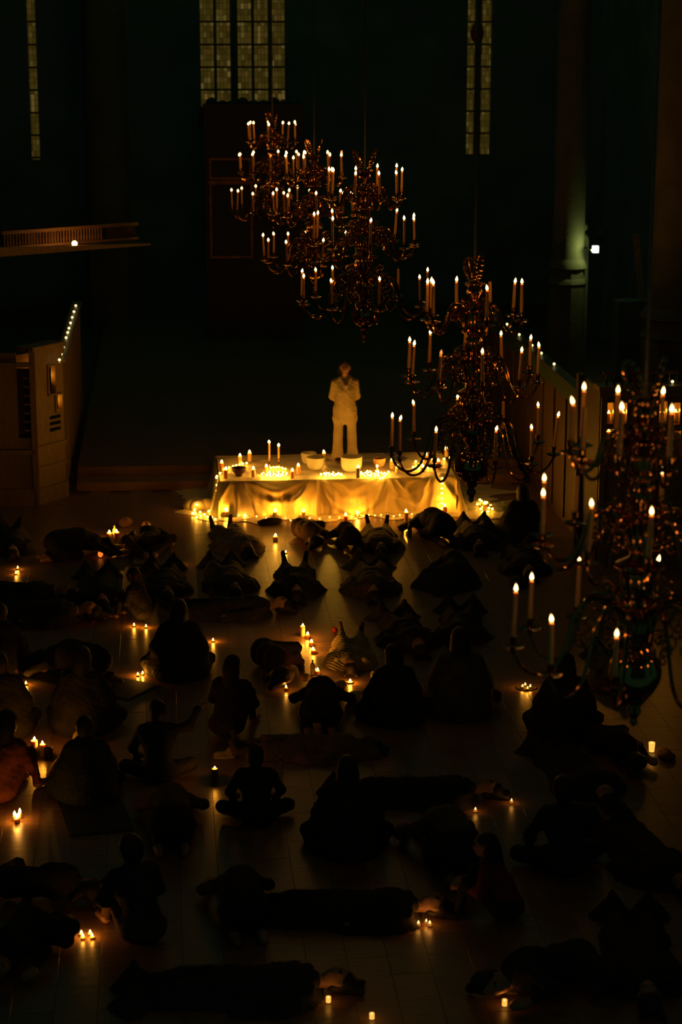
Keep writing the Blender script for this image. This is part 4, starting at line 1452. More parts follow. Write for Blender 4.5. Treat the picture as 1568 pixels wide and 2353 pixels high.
def hand(w, d, up, m=2, curl=0.35, s=1.0):
    """palm, four unequal bent fingers and a thumb leaving the side of the palm"""
    w, d, up = [np.array(x, float) for x in (w, d, up)]
    d /= np.linalg.norm(d)
    up = up - d * up.dot(d)
    up /= np.linalg.norm(up)
    sd = np.cross(d, up)
    out = [cap(w, w + d * 0.075 * s, 0.026 * s, 0.034 * s, m)]
    for i, (o, L) in enumerate(((-0.030, 0.062), (-0.010, 0.074), (0.010, 0.070), (0.029, 0.054))):
        a = w + d * 0.08 * s + sd * o * s
        b = a + (d * 0.55 - up * curl * 0.3) * L * s
        c = b + (d * 0.45 - up * curl) * L * 0.8 * s
        out += [cap(a, b, 0.0105 * s, 0.0095 * s, m), cap(b, c, 0.0095 * s, 0.008 * s, m)]
    a = w + d * 0.02 * s - sd * 0.028 * s
    b = a + (d * 0.7 - sd * 0.7) * 0.04 * s
    out += [cap(a, b, 0.012 * s, 0.011 * s, m), cap(b, b + (d - sd * 0.2) * 0.03 * s, 0.011 * s, 0.008 * s, m)]
    return out


def face(c, fwd, up, m=2, dark=3):
    c, f, u = [np.array(x, float) for x in (c, fwd, up)]
    f /= np.linalg.norm(f)
    u = u - f * u.dot(f)
    u /= np.linalg.norm(u)
    s = np.cross(f, u)
    out = [cap(c + f * 0.086 + u * 0.012, c + f * 0.106 - u * 0.022, 0.010, 0.014, m),
           cap(c + f * 0.062 - u * 0.085, c + f * 0.07 - u * 0.078, 0.032, 0.03, m),
           cap(c + f * 0.083 - u * 0.052 - s * 0.018, c + f * 0.083 - u * 0.052 + s * 0.018, 0.005, 0.005, dark)]
    for e in (-1, 1):
        out += [cap(c + f * 0.080 + s * e * 0.022 + u * 0.008, c + f * 0.077 + s * e * 0.036 + u * 0.008, 0.0045, 0.004, dark),
                cap(c + f * 0.088 + s * e * 0.016 + u * 0.027, c + f * 0.076 + s * e * 0.05 + u * 0.027, 0.003, 0.002, dark),
                cap(c + s * e * 0.078 - u * 0.015 - f * 0.005, c + s * e * 0.08 + u * 0.018 - f * 0.01, 0.014, 0.016, m)]
    return out


def supine(v):
    rr = random.Random(v)
    kn = 0.0 if v % 3 else 0.10
    P = [cap((0, -0.70, .10), (0, -0.60, .11), .052, .06, 2), ell((0, -0.81, .115), (.078, .115, .098), 2),
         ell((0, -0.42, .125), (.205, .23, .118), 0), ell((0, -0.12, .115), (.17, .24, .105), 0), ell((0, .08, .115), (.185, .17, .11), 1)]
    P += face((0, -0.81, .115), (0, 0.12, 1), (0, -1, 0))
    for s in (-1, 1):
        e = (s * rr.uniform(.28, .34), -.28, .075)
        w = (s * rr.uniform(.20, .30), -.06, .07)
        P += [cap((s * .19, -.55, .12), e, .055, .044, 0), cap(e, w, .043, .030, 0)] + hand(w, (-s * .2, 1, 0), (0, 0, 1), curl=.2)
        kx = s * rr.uniform(.11, .16)
        P += [cap((s * .09, .1, .12), (kx, .50, .12 + kn * 1.6), .085, .06, 1), cap((kx, .50, .12 + kn * 1.6), (s * .14, .88, .075), .056, .038, 1),
              cap((s * .14, .88, .055), (s * .17, .94, .23), .045, .030, 1)]
    H = [ell((0, -.87, .10), (.092, .085, .088), 0), ell((0, -.80, .065), (.1, .1, .06), 0), cap((.04, -.9, .05), (.10, -1.02, .03), .05, .03, 0), cap((-.04, -.9, .05), (-.08, -1.0, .03), .05, .03, 0)]
    return P, H


def curled(v):
    """on the side, knees drawn up, facing +x, head at -y"""
    P = [ell((0, -.62, .135), (.10, .115, .08), 2), cap((0, -.53, .15), (0, -.44, .18), .055, .06, 2),
         ell((0, -.30, .19), (.14, .24, .185), 0), ell((-.03, -.02, .17), (.13, .22, .155), 0), ell((-.04, .16, .165), (.15, .17, .16), 1),
         cap((-.02, .16, .2), (.34, .20, .17), .095, .065, 1), cap((-.02, .16, .1), (.32, .12, .08), .085, .06, 1),
         cap((.34, .20, .17), (.08, .50, .10), .06, .042, 1), cap((.32, .12, .08), (.05, .44, .06), .058, .04, 1),
         cap((.08, .50, .10), (.16, .60, .06), .042, .03, 1), cap((.05, .44, .06), (.13, .53, .05), .042, .03, 1),
         cap((.04, -.42, .28), (.28, -.22, .14), .058, .045, 0), cap((.28, -.22, .14), (.26, -.44, .07), .043, .03, 0)]
    P += face((0, -.62, .135), (1, 0, 0), (0, -1, 0.1)) + hand((.26, -.44, .07), (-.1, -1, 0), (0, 0, 1), curl=.2)
    H = [ell((-.04, -.66, .15), (.11, .11, .095), 0), cap((-.06, -.66, .12), (-.16, -.72, .05), .07, .04, 0), cap((-.05, -.58, .16), (-.14, -.5, .08), .06, .04, 0)]
    return P, H


def seated(v, lean=0.10, arm=None, knees=False):
    """cross-legged on the floor, facing +y"""
    L = lean
    sh = (0, .02 + L, .52)
    P = [ell((0, 0, .13), (.20, .17, .13), 1), cap((0, 0, .16), (0, L * .6, .36), .15, .15, 0), ell((0, L * .9, .45), (.195, .125, .16), 0),
         cap((-.13, sh[1], .535), (.13, sh[1], .535), .075, .075, 0), cap((0, sh[1], .56), (0, sh[1] + .02, .66), .055, .05, 2),
         ell((0, sh[1] + .05, .745), (.078, .098, .115), 2)]
    P += face((0, sh[1] + .05, .745), (0, 1, -.25), (0, .25, 1))
    for s in (-1, 1):
        if knees:
            kn = (s * .14, .36, .40)
            P += [cap((s * .11, .04, .13), kn, .09, .065, 1), cap(kn, (s * .12, .48, .06), .058, .04, 1), cap((s * .12, .48, .045), (s * .13, .62, .035), .042, .03, 2)]
            w, e = (s * .08, .40, .33), (s * .25, .22, .33)
        else:
            kn = (s * .36, .28, .11)
            P += [cap((s * .12, .06, .12), kn, .095, .07, 1), cap(kn, (-s * .08, .40, .065), .062, .042, 1), cap((-s * .08, .40, .06), (-s * .18, .37, .05), .042, .032, 2)]
            w, e = (s * .24, .32, .20), (s * .28, .10 + L, .31)
        if arm and s == arm:
            e, w = (s * .34, .22 + L, .50), (s * .44, .40, .70)
            P += hand(w, (s * .5, 1, .35), (0, 0, 1), curl=.5)
        else:
            P += hand(w, (-s * .3, 1, -.15), (0, 0, 1), curl=.45)
        P += [cap((s * .17, sh[1], .53), e, .062, .05, 0), cap(e, w, .048, .032, 0)]
    y = sh[1] + .03
    H = [ell((0, y, .775), (.09, .10, .10), 0), ell((0, y - .05, .72), (.085, .06, .11), 0)]
    if v % 2:
        H += [cap((0, y - .07, .70), (0, y - .13, .50), .075, .055, 0), cap((-.05, y - .05, .68), (-.07, y - .1, .5), .05, .04, 0), cap((.05, y - .05, .68), (.07, y - .1, .5), .05, .04, 0)]
    return P, H


def bowed(v):
    """kneeling, folded forward to the floor, facing +y"""
    P = [ell((0, -.22, .26), (.19, .17, .16), 1), cap((0, -.16, .30), (0, .16, .30), .155, .16, 0), cap((0, .14, .29), (0, .38, .21), .16, .14, 0),
         cap((-.12, .36, .20), (.12, .36, .20), .09, .09, 0), cap((0, .44, .18), (0, .52, .15), .055, .05, 2), ell((0, .60, .125), (.078, .115, .098), 2)]
    P += face((0, .60, .125), (0, .3, -1), (0, 1, .3))
    for s in (-1, 1):
        P += [cap((s * .11, -.20, .22), (s * .15, .10, .09), .10, .075, 1), cap((s * .15, .10, .07), (s * .12, -.32, .065), .06, .045, 1), cap((s * .12, -.32, .05), (s * .11, -.46, .035), .042, .03, 2),
              cap((s * .18, .36, .2), (s * .30, .55, .09), .06, .047, 0), cap((s * .30, .55, .09), (s * .20, .74, .05), .045, .032, 0)] + hand((s * .20, .74, .045), (-s * .25, 1, 0), (0, 0, 1), curl=.1)
    H = [ell((0, .59, .16), (.092, .11, .08), 0), cap((0, .50, .19), (.02, .60, .20), .07, .07, 0), cap((.05, .64, .12), (.10, .74, .05), .06, .04, 0), cap((-.06, .62, .12), (-.12, .70, .05), .055, .04, 0)]
    return P, H


def butterfly(v):
    """on the back, knees fallen outward, soles together, feet at -y (towards the viewer), head at +y"""
    P = [ell((0, .82, .13), (.078, .115, .098), 2), cap((0, .70, .11), (0, .60, .12), .052, .06, 2), ell((0, .42, .135), (.21, .23, .125), 0), ell((0, .10, .12), (.175, .24, .11), 0), ell((0, -.10, .12), (.195, .17, .115), 1)]
    P += face((0, .82, .13), (0, -.12, 1), (0, 1, 0))
    for s in (-1, 1):
        k = (s * .36, -.30, .23)
        P += [cap((s * .11, -.10, .13), k, .095, .07, 1), cap(k, (s * .07, -.62, .06), .062, .042, 1), cap((s * .07, -.62, .06), (s * .06, -.78, .06), .042, .032, 2),
              cap((s * .2, .55, .13), (s * .36, .30, .08), .056, .045, 0), cap((s * .36, .30, .08), (s * .34, .06, .06), .043, .03, 0)] + hand((s * .34, .06, .06), (0, -1, 0), (0, 0, 1), curl=.25)
    H = [ell((0, .88, .12), (.095, .09, .09), 0), cap((.03, .9, .08), (.1, 1.0, .03), .05, .03, 0), cap((-.03, .9, .08), (-.1, 1.0, .03), .05, .03, 0)]
    return P, H


def wrapped(v):
    P, H = seated(v, .12)
    P += [cap((0, .14, .50), (0, .10, .10), .17, .34, 0), cap((0, .12, .22), (.10, .24, .06), .28, .28, 0), cap((0, .12, .22), (-.12, .22, .06), .28, .28, 0), cap((-.13, .13, .5), (-.2, .1, .3), .1, .13, 0), cap((.13, .13, .5), (.2, .1, .3), .1, .13, 0)]
    return P, H


POSES = {'wrap': wrapped, 'lie': supine, 'curl': curled, 'sit': seated, 'knees': lambda v: seated(v, .16, None, True), 'reach': lambda v: seated(v, .2, 1), 'bow': bowed, 'fly': butterfly}
CACHE = {}


def blanket_mesh(hm, y0, y1, seed, wide=0.10):
    X, Y, T = hm
    st = 0.028
    pad = 0.42
    gx = np.arange(X[0] - pad, X[-1] + pad, st)
    gy = np.arange(Y[0] - pad, Y[-1] + pad, st)
    ix = np.clip(np.round((gx - X[0]) / (X[1] - X[0])).astype(int), 0, len(X) - 1)
    iy = np.clip(np.round((gy - Y[0]) / (Y[1] - Y[0])).astype(int), 0, len(Y) - 1)
    Hh = T[np.ix_(ix, iy)].copy()
    Hh[(gx < X[0]) | (gx > X[-1]), :] = 0
    Hh[:, (gy < Y[0]) | (gy > Y[-1])] = 0
    Hh[:, (gy < y0) | (gy > y1)] = 0
    raw = Hh.copy()
    for _ in range(16):
        for ax, sg in ((0, 1), (0, -1), (1, 1), (1, -1)):
            Hh = np.maximum(Hh, np.roll(Hh, sg, ax) - st * 1.25)
    for _ in range(3):
        Hh = (Hh + np.roll(Hh, 1, 0) + np.roll(Hh, -1, 0) + np.roll(Hh, 1, 1) + np.roll(Hh, -1, 1)) / 5
    GX, GY = np.meshgrid(gx, gy, indexing='ij')
    ph = seed * 1.7
    fo = 0.018 * np.abs(np.sin(GX * 14 + 3 * np.sin(GY * 5 + ph) + ph)) + 0.013 * np.abs(np.sin(GY * 17 + 2.5 * np.sin(GX * 7 + ph)))
    edge = np.clip(Hh / 0.10, 0, 1)
    Z = np.maximum(Hh + fo * (0.35 + 0.65 * edge), raw + 0.014) + 0.006
    out = (Hh > 0.002 + 0.05 * (0.5 + 0.5 * np.sin(GX * 9 + ph) * np.sin(GY * 7 + ph)) * 0.6)
    V, F = [], []
    n0, n1 = Z.shape
    idx = np.arange(n0 * n1).reshape(n0, n1)
    V = np.stack([GX.ravel(), GY.ravel(), np.where(out, Z, 0.006).ravel()], 1)
    a = out[:-1, :-1] | out[1:, :-1] | out[1:, 1:] | out[:-1, 1:]
    Q = np.stack([idx[:-1, :-1][a], idx[1:, :-1][a], idx[1:, 1:][a], idx[:-1, 1:][a]], 1)
    used, inv = np.unique(Q, return_inverse=True)
    return np_mesh('blanket', V[used], inv.reshape(-1, 4), np.zeros(len(Q)), 1)


def pose_data(kind, v):
    if (kind, v) not in CACHE:
        P, H = POSES[kind](v)
        V, Q, ml, hm = surf(P, 0.0125, 0.014, 4, 0.0035)
        me = np_mesh('person', V, Q, ml, 4)
        V2, Q2, m2, _ = surf(H, 0.016, 0.018, 1, 0.0)
        hme = np_mesh('hair', V2, Q2, m2, 1)
        CACHE[kind, v] = (me, hme, hm)
    return CACHE[kind, v]


def obj_mats(o, ms):
    for i, m in enumerate(ms):
        o.material_slots[i].link = 'OBJECT'
        o.material_slots[i].material = m


def fabric(col, var=0.3):
    k = 'fabric_%03d_%03d_%03d' % tuple(int(c * 999) for c in col)
    return mat(k, col, 0.85, var=var, scale=7, bump=0.35, bscale=45, spec=0.15)


def knit(col):
    """ribbed knit: colour bands and relief"""
    k = 'knit_%03d_%03d_%03d' % tuple(int(c * 999) for c in col)
    if k in MATS:
        return MATS[k]
    m = mat(k, col, 0.9, var=0.25, scale=6, spec=0.1)
    nt = m.node_tree
    w = nt.nodes.new('ShaderNodeTexWave')
    w.inputs['Scale'].default_value = 9
    w.inputs['Distortion'].default_value = 3
    tc = nt.nodes.new('ShaderNodeTexCoord')
    nt.links.new(tc.outputs['Object'], w.inputs['Vector'])
    w.bands_direction = 'DIAGONAL'
    bp = nt.nodes.new('ShaderNodeBump')
    bp.inputs['Strength'].default_value = 0.8
    bp.inputs['Distance'].default_value = 0.02
    nt.links.new(w.outputs['Fac'], bp.inputs['Height'])
    nt.links.new(bp.outputs[0], nt.nodes['Principled BSDF'].inputs['Normal'])
    return m


BLK, CHAR, NAVY, BRN, TAN, GRN, CRM, RED = (.045, .04, .036), (.06, .052, .045), (.03, .035, .05), (.12, .075, .045), (.30, .22, .14), (.05, .06, .04), (.55, .45, .30), (.30, .05, .03)
MAT_ME = {}


def person(px, py, kind, v, rz, label, top=BLK, legs=CHAR, blanket=None, s=1.0, span=(-.5, 1.0), blabel=None, matcol=None, mlabel=None, group='people resting on the floor', bknit=False):
    me, hme, hm = pose_data(kind, v)
    p = gp(px, py, 0.0)
    dz = 0.0
    if matcol:
        mt = MB().box((-0.33, -0.95, 0.001), (0.33, 0.98, 0.012)).box((-0.30, -0.92, 0.012), (0.30, 0.95, 0.016)).build('yoga_mat', mat('mat_%d' % int(matcol[0] * 999), matcol, 0.7, var=0.1))
        mt.location = p
        mt.rotation_euler = (0, 0, R(rz))
        tag(mt, mlabel, 'mat', 'mats on the floor')
        dz = 0.014
    o = link('person', me, None, p + Vector((0, 0, dz)), (0, 0, R(rz)))
    o.scale = (s, s, s)
    obj_mats(o, [fabric(top), fabric(legs), M_SKIN, M_EYE])
    tag(o, label, 'person', group)
    h = link('hair', hme, o)
    obj_mats(h, [M_HAIR])
    if blanket:
        key = ('b', kind, v, span)
        if key not in CACHE:
            CACHE[key] = blanket_mesh(hm, span[0], span[1], v + 1)
        b = link('blanket', CACHE[key], None, p + Vector((0, 0, dz)), (0, 0, R(rz)))
        b.scale = (s, s, s)
        obj_mats(b, [knit(blanket) if bknit else fabric(blanket)])
        tag(b, blabel or ('blanket over the ' + label), 'blanket', 'blankets over people')
    return o
# ------------------------------------------------------------------ the performer on the stage
def performer():
    P = []
    for s in (-1, 1):
        P += [cap((s * .105, 0, .82), (s * .12, 0, .45), .088, .078, 1), cap((s * .12, 0, .45), (s * .13, -.005, .10), .078, .094, 1), cap((s * .13, -.02, .12), (s * .135, -.03, .075), .09, .085, 1), ell((s * .13, -.09, .035), (.05, .10, .035), 3)]
        e, w = (s * .212, .07, 1.13), (s * .08, .19, 1.00)
        P += [cap((s * .172, 0, 1.385), e, .068, .062, 0), cap(e, w, .06, .048, 0)] + hand(w, (-s * 1, .15, -.3), (0, 1, 0.2), curl=.2)
    P += [ell((0, 0, .90), (.212, .15, .19), 0), cap((-.11, 0, .755), (.11, 0, .755), .112, .112, 0), cap((0, 0, .98), (0, 0, 1.22), .178, .178, 0), ell((0, .0, 1.29), (.205, .13, .18), 0),
          cap((-.12, 0, 1.395), (0, 0, 1.45), .066, .066, 0), cap((.12, 0, 1.395), (0, 0, 1.45), .066, .066, 0), cap((0, 0, 1.44), (0, -.02, 1.56), .054, .048, 2), ell((0, -.03, 1.645), (.072, .094, .115), 2),
          cap((-.085, -.04, 1.465), (0, -.145, 1.345), .032, .026, 0), cap((.085, -.04, 1.465), (0, -.145, 1.345), .032, .026, 0), cap((-.08, .03, 1.485), (.08, .03, 1.485), .04, .04, 0), cap((0, -.135, 1.33), (.01, -.15, 1.22), .024, .012, 0)]
    P += [q for q in face((0, -.03, 1.645), (-.22, -1, -.12), (0, -.1, 1)) if q[5] == 2]
    H = [ell((0, .012, 1.705), (.084, .092, .078), 0), ell((0, .05, 1.62), (.085, .06, .12), 0), cap((-.065, .03, 1.66), (-.10, .03, 1.40), .04, .05, 0), cap((.06, .04, 1.64), (.06, .08, 1.42), .045, .05, 0)]
    V, Q, ml, _ = surf(P, 0.0105, 0.012, 4, 0.0026)
    me = np_mesh('person', V, Q, ml, 4)
    p = gp(793, 1058, ZS + 0.012)
    o = link('person', me, None, p)
    lin = mat('ivory_linen', (0.60, 0.46, 0.27), 0.85, var=0.12, scale=9, bump=0.3, bscale=30, spec=0.15)
    lin2 = mat('ivory_trousers', (0.56, 0.42, 0.24), 0.85, var=0.10, scale=9, bump=0.3, bscale=30, spec=0.15)
    obj_mats(o, [lin, lin2, M_SKIN, M_EYE])
    tag(o, 'person standing on the stage in ivory tunic and wide trousers, hands behind back', 'person')
    f = Vector((-.22, -1, -.12)).normalized()
    u = Vector((0, -.1, 1))
    u = (u - f * u.dot(f)).normalized()
    sd = f.cross(u)
    hc = Vector((0, -.03, 1.645))
    for e in (-1, 1):
        MB().ball(hc + f * .085 + sd * e * .031 + u * .012, (.014, .007, .006), 8, 6).build('eye', M_EYE, o)
        MB().tube([hc + f * .092 + sd * e * .014 + u * .032, hc + f * .090 + sd * e * .034 + u * .036, hc + f * .078 + sd * e * .052 + u * .030], .0035, 5).build('eyebrow', M_HAIR, o)
    MB().tube([hc + f * .086 + sd * -.02 - u * .05, hc + f * .093 - u * .05, hc + f * .086 + sd * .02 - u * .05], [.003, .006, .003], 6).build('mouth', mat('lip', (.30, .10, .07), .5), o)
    V2, Q2, m2, _ = surf(H, 0.012, 0.018, 1, 0.0)
    h = link('hair', np_mesh('hair', V2, Q2, m2, 1), o)
    obj_mats(h, [M_HAIR])


performer()

# ------------------------------------------------------------------ the audience, row by row from the stage
DB = (0.055, 0.048, 0.042)
person(28, 1255, 'lie', 1, 5, 'person lying in the dark at the edge beside the box pew', BLK, CHAR, DB, blabel='dark blanket over the person at the edge beside the box pew')
person(160, 1282, 'bow', 0, -72, 'dark-clad person kneeling bowed towards the two pillar candles', CHAR, BLK, s=1.02)
person(342, 1262, 'fly', 0, 3, 'person lying with knees fallen open behind the two pillar candles', BLK, BRN, matcol=(0.040, 0.038, 0.036), mlabel='dark mat under the person with knees fallen open')
person(540, 1250, 'lie', 2, 12, 'person lying before the near stage corner under a beige blanket', TAN, BRN, (.26, .19, .11), blabel='rumpled beige blanket over the person before the near stage corner', span=(-.62, .8))
person(702, 1240, 'curl', 0, 14, 'person curled on one side in a beige patterned shirt before the stage', (.24, .15, .08), BRN, s=1.0)
person(800, 1258, 'bow', 0, 10, 'dark small person bowed between the beige shirt and the raised feet', CHAR, CHAR, s=.85)
person(872, 1250, 'lie', 1, -4, 'person lying with both feet raised against the glowing stage cloth', BRN, BLK, (.24, .16, .09), blabel='tan blanket over the person with raised feet before the stage', span=(-.35, .80))
person(1004, 1240, 'bow', 0, 20, 'dark hunched person before the stage beside the brown bottle', BLK, BLK, s=1.08)
person(1096, 1243, 'lie', 2, -6, 'dark person lying next to the hunched one before the stage', BLK, CHAR, (0.050, 0.046, 0.044), blabel='black blanket over the person next to the hunched one before the stage')
person(1205, 1240, 'wrap', 1, 5, 'dark seated person behind the nearest chandelier candles', BLK, BLK)
person(1205, 1300, 'lie', 1, -5, 'person lying in the dark below the paired chandelier candles', BLK, BLK, (0.050, 0.048, 0.046), blabel='dark blanket seen below the paired chandelier candles')

person(25, 1375, 'lie', 2, 80, 'dark person lying lengthwise near the two edge tealights', BLK, BLK, DB, blabel='dark blanket over the person near the two edge tealights')
person(230, 1365, 'lie', 4, 4, 'person lying under a striped greyish green blanket', BLK, BLK, (.06, .065, .045), blabel='greyish green striped blanket between two dark sleepers', bknit=True)
person(380, 1350, 'lie', 1, 2, 'person lying under a dark cover on the red mat', BRN, BLK, (0.048, 0.046, 0.046), blabel='dark cover over the person on the red mat', matcol=(.35, .05, .03), mlabel='red mat under the person beside the lone tealight', span=(-.45, 1.0))
person(525, 1340, 'lie', 5, 5, 'person lying under a greyish brown blanket behind the red bottle', BRN, BRN, (.11, .085, .055), blabel='greyish brown blanket behind the red bottle')
person(680, 1345, 'lie', 4, -3, 'person lying with feet poking up like ears under a dark knit', BLK, BLK, (.055, .05, .042), blabel='dark knit blanket below two feet poking up', span=(-.55, .78), bknit=True, s=1.05)
person(855, 1345, 'lie', 2, -4, 'person lying under a mossy brown blanket in the middle row', BRN, CHAR, (.12, .095, .05), blabel='mossy brown blanket in the middle row beside the bare aisle', s=1.05)
person(1040, 1340, 'curl', 0, 170, 'person curled up in dark green beyond the bare aisle', GRN, BLK, (0.038, 0.044, 0.038), blabel='very dark green blanket beyond the bare aisle', span=(-.9, .9), s=1.1)

person(60, 1425, 'lie', 1, 85, 'dark person lying across beside the lit red mat', BLK, BLK, (0.042, 0.040, 0.040), blabel='black blanket over the person across beside the lit red mat', matcol=(.34, .045, .02), mlabel='red mat glowing beside two tealights', s=1.1)
person(515, 1412, 'lie', 5, 92, 'dark person lying stretched across behind the tall pillar candle', BLK, BLK, (0.042, 0.040, 0.040), blabel='black blanket stretched across behind the tall pillar candle')
person(335, 1425, 'knees', 0, 60, 'small seated person with a bare forearm beside the red mat', BLK, BLK, s=.85)
person(418, 1555, 'wrap', 1, 8, 'broad dark seated back beside the lone tealight', BLK, BLK, s=1.12)
person(190, 1565, 'bow', 0, 55, 'large dark bent figure between the tealights of the bare floor', BLK, BLK, s=1.1, matcol=(0.035, 0.034, 0.034), mlabel='black mat under the large dark bent figure')
person(-2, 1545, 'wrap', 0, -10, 'dark seated person cut by the edge above the lone tealight', BLK, BLK)
person(622, 1540, 'curl', 0, 10, 'person on one side in a patterned brown shirt facing the candle row', (.11, .055, .03), BLK, s=1.15)
person(806, 1508, 'lie', 7, -6, 'person lying under a pale ribbed knit beside the candle row', CRM, BRN, (.48, .37, .21), blabel='pale ribbed knit blanket lit by the candle row', span=(-.55, .84), bknit=True, s=.88)
person(935, 1465, 'lie', 2, 5, 'dark person lying beyond the pale knit', CHAR, BLK, (.045, .036, .026), blabel='dark brown blanket beyond the pale knit')
person(1060, 1450, 'lie', 4, -8, 'dark person lying behind the tall brown-wrapped figure', BLK, BLK, (0.050, 0.047, 0.043), blabel='dark blanket behind the tall brown-wrapped figure')

person(520, 1690, 'knees', 1, -25, 'person in dark brown sitting with a worn shoe showing', (.05, .035, .025), (.07, .045, .028), s=1.05)
person(738, 1664, 'bow', 0, -6, 'black humped figure bowed before the clear glass bottle', BLK, BLK, s=1.15)
person(705, 1732, 'lie', 2, 85, 'person lying across under a brown blanket behind the dark head', BRN, BRN, (.20, .12, .06), blabel='warm brown blanket behind the dark head', s=.9, span=(-.9, .6))
person(915, 1660, 'wrap', 1, 15, 'dark seated back with a pale cap rim beside the wide dish tealight', BLK, BLK, s=1.05)
person(1058, 1645, 'wrap', 1, -5, 'seated person wrapped tall in dull brown cloth', (.13, .095, .05), (.12, .09, .05), s=1.2)
person(185, 1680, 'wrap', 1, -12, 'black seated back with an orange striped sleeve', BLK, BLK, s=1.12)
person(8, 1690, 'wrap', 0, 10, 'dark seated person at the edge above the pillar candles', BLK, BLK, s=1.1)
person(205, 1838, 'wrap', 0, 10, 'dark seated person beside the tented skirt on a black mat', (0.040, 0.046, 0.038), BLK, matcol=(0.034, 0.034, 0.033), mlabel='black mat tapering beside the tented skirt', s=1.0)
person(-8, 1842, 'knees', 1, -35, 'person in reddish clothing at the edge by the flame cluster', (.24, .07, .03), (.22, .065, .03), s=1.1)
person(365, 1800, 'reach', 0, 0, 'black seated person stretching one arm out over the bare floor', BLK, BLK, s=1.0)
person(395, 1925, 'bow', 0, 0, 'bent back in dull brown under the outstretched arm', (.13, .085, .05), BLK, s=1.12)
person(590, 1895, 'sit', 0, 0, 'black seated silhouette before the small clear bottle', BLK, BLK, s=.95)

# the dark foreground
person(1040, 1990, 'bow', 0, 8, 'large dim brownish mound of a bent person near two battery tealights', (.14, .10, .055), BLK, s=1.2)
person(1300, 1692, 'wrap', 1, -6, 'dark seated person below the tray of tealights', BLK, BLK, s=1.1)
person(1330, 1790, 'lie', 4, 10, 'dark person lying before the tall flared glowing candle', BLK, BLK, (0.050, 0.045, 0.040), blabel='dark blanket before the tall flared glowing candle')
person(1395, 1735, 'curl', 0, 20, 'person curled up beside the tall flared glowing candle', (.05, .03, .02), BLK)
person(1300, 2010, 'sit', 0, 4, 'black seated silhouette beyond the farther battery tealight', BLK, BLK, s=1.1)
person(800, 1960, 'wrap', 1, -4, 'black seated silhouette between brown mound and small bottle', BLK, BLK, s=1.1)
person(330, 2165, 'knees', 0, 25, 'person with pale bare limbs beside the four tealights', (0.050, 0.045, 0.040), (.12, .07, .04), s=1.1)
person(60, 2185, 'curl', 0, -20, 'person reaching a pale arm towards the four tealights', BLK, BLK, s=1.05)
person(800, 2105, 'lie', 1, 84, 'dim person lying beside the lone battery tealight', CHAR, BLK, (.05, .04, .03), blabel='dim blanket beside the lone battery tealight')
person(1165, 2110, 'knees', 1, 70, 'dark seated person beside the close pair of battery tealights', RED, BLK, s=.95)
person(1290, 2262, 'curl', 0, -70, 'dark person whose pale hand lies by the votive', BLK, BLK, s=1.1)
person(560, 2285, 'lie', 2, 88, 'dark person lying beside the farthest votive', BLK, BLK, (0.050, 0.046, 0.040), blabel='dark blanket beside the farthest votive')
person(560, 2120, 'bow', 0, 5, 'black bent figure in the empty dark foreground', BLK, BLK, s=1.05)

person(1420, 1560, 'lie', 5, -6, 'dark person lying under the round ball of the nearest chandelier', BLK, BLK, (.05, .042, .034), blabel='dark blanket under the nearest chandelier ball')
person(1490, 1985, 'lie', 2, 12, 'dark person lying in the gloom below the tall flared candle', BLK, BLK, (.05, .042, .034), blabel='dark blanket in the gloom below the tall flared candle')
person(1470, 2215, 'lie', 1, -8, 'dark person lying in the black corner beyond the votives', BLK, BLK, (.05, .042, .034), blabel='dark blanket in the black corner beyond the votives')
person(62, 2062, 'curl', 0, 75, 'dark person curled up below the tight flame cluster', BLK, BLK)
person(960, 1835, 'lie', 5, 86, 'dark person lying across beside the nearer battery tealight', BLK, BLK, (.05, .042, .034), blabel='dark blanket across beside the nearer battery tealight', s=.95)

# ------------------------------------------------------------------ small things on the floor
M_GLASS, ntg, bgl = new_mat('clear_glass')
bgl.inputs['Base Color'].default_value = (0.95, 0.97, 0.95, 1)
bgl.inputs['Roughness'].default_value = 0.03
bgl.inputs['Transmission Weight'].default_value = 1.0
bgl.inputs['IOR'].default_value = 1.45


def bottle(px, py, h, r, label, m, capm=None, neck=0.3):
    t = thing('bottle', label, 'bottle', gp(px, py, 0.001))
    MB().lathe([(r * 0.95, 0), (r, 0.01), (r, h * 0.62), (r * 0.8, h * 0.72), (r * neck * 1.2, h * 0.82), (r * neck, h * 0.95)], 18).build('bottle_body', m, t)
    MB().lathe([(r * neck * 1.2, h * 0.93), (r * neck * 1.25, h), (r * neck * 1.1, h)], 14).build('cap', capm or M_DARKOAK, t)
    return t


bottle(719, 1551, 0.20, 0.032, 'clear glass bottle with dark cap at the end of the candle row', M_GLASS)
bottle(645, 1775, 0.19, 0.028, 'small clear bottle behind the black seated silhouette', M_GLASS, M_TIN)
bottle(486, 1381, 0.20, 0.033, 'red metal bottle before the greyish brown blanket', mat('red_lacquer', (.5, .06, .03), 0.2, 0.4))
bottle(264, 1241, 0.25, 0.034, 'pale bottle standing behind the two pillar candles', mat('milky_glass', (.7, .55, .3), 0.2))
bottle(942, 1234, 0.27, 0.036, 'tall brown bottle before the bright candle at the stage', mat('brown_glass', (.22, .08, .04), 0.25), mat('brown_cap', (.25, .1, .05), 0.4))
bottle(853, 1724, 0.18, 0.028, 'steel bottle glinting in the dark beside the seated back', mat('steel', (.5, .5, .48), 0.15, 1.0), M_TIN)

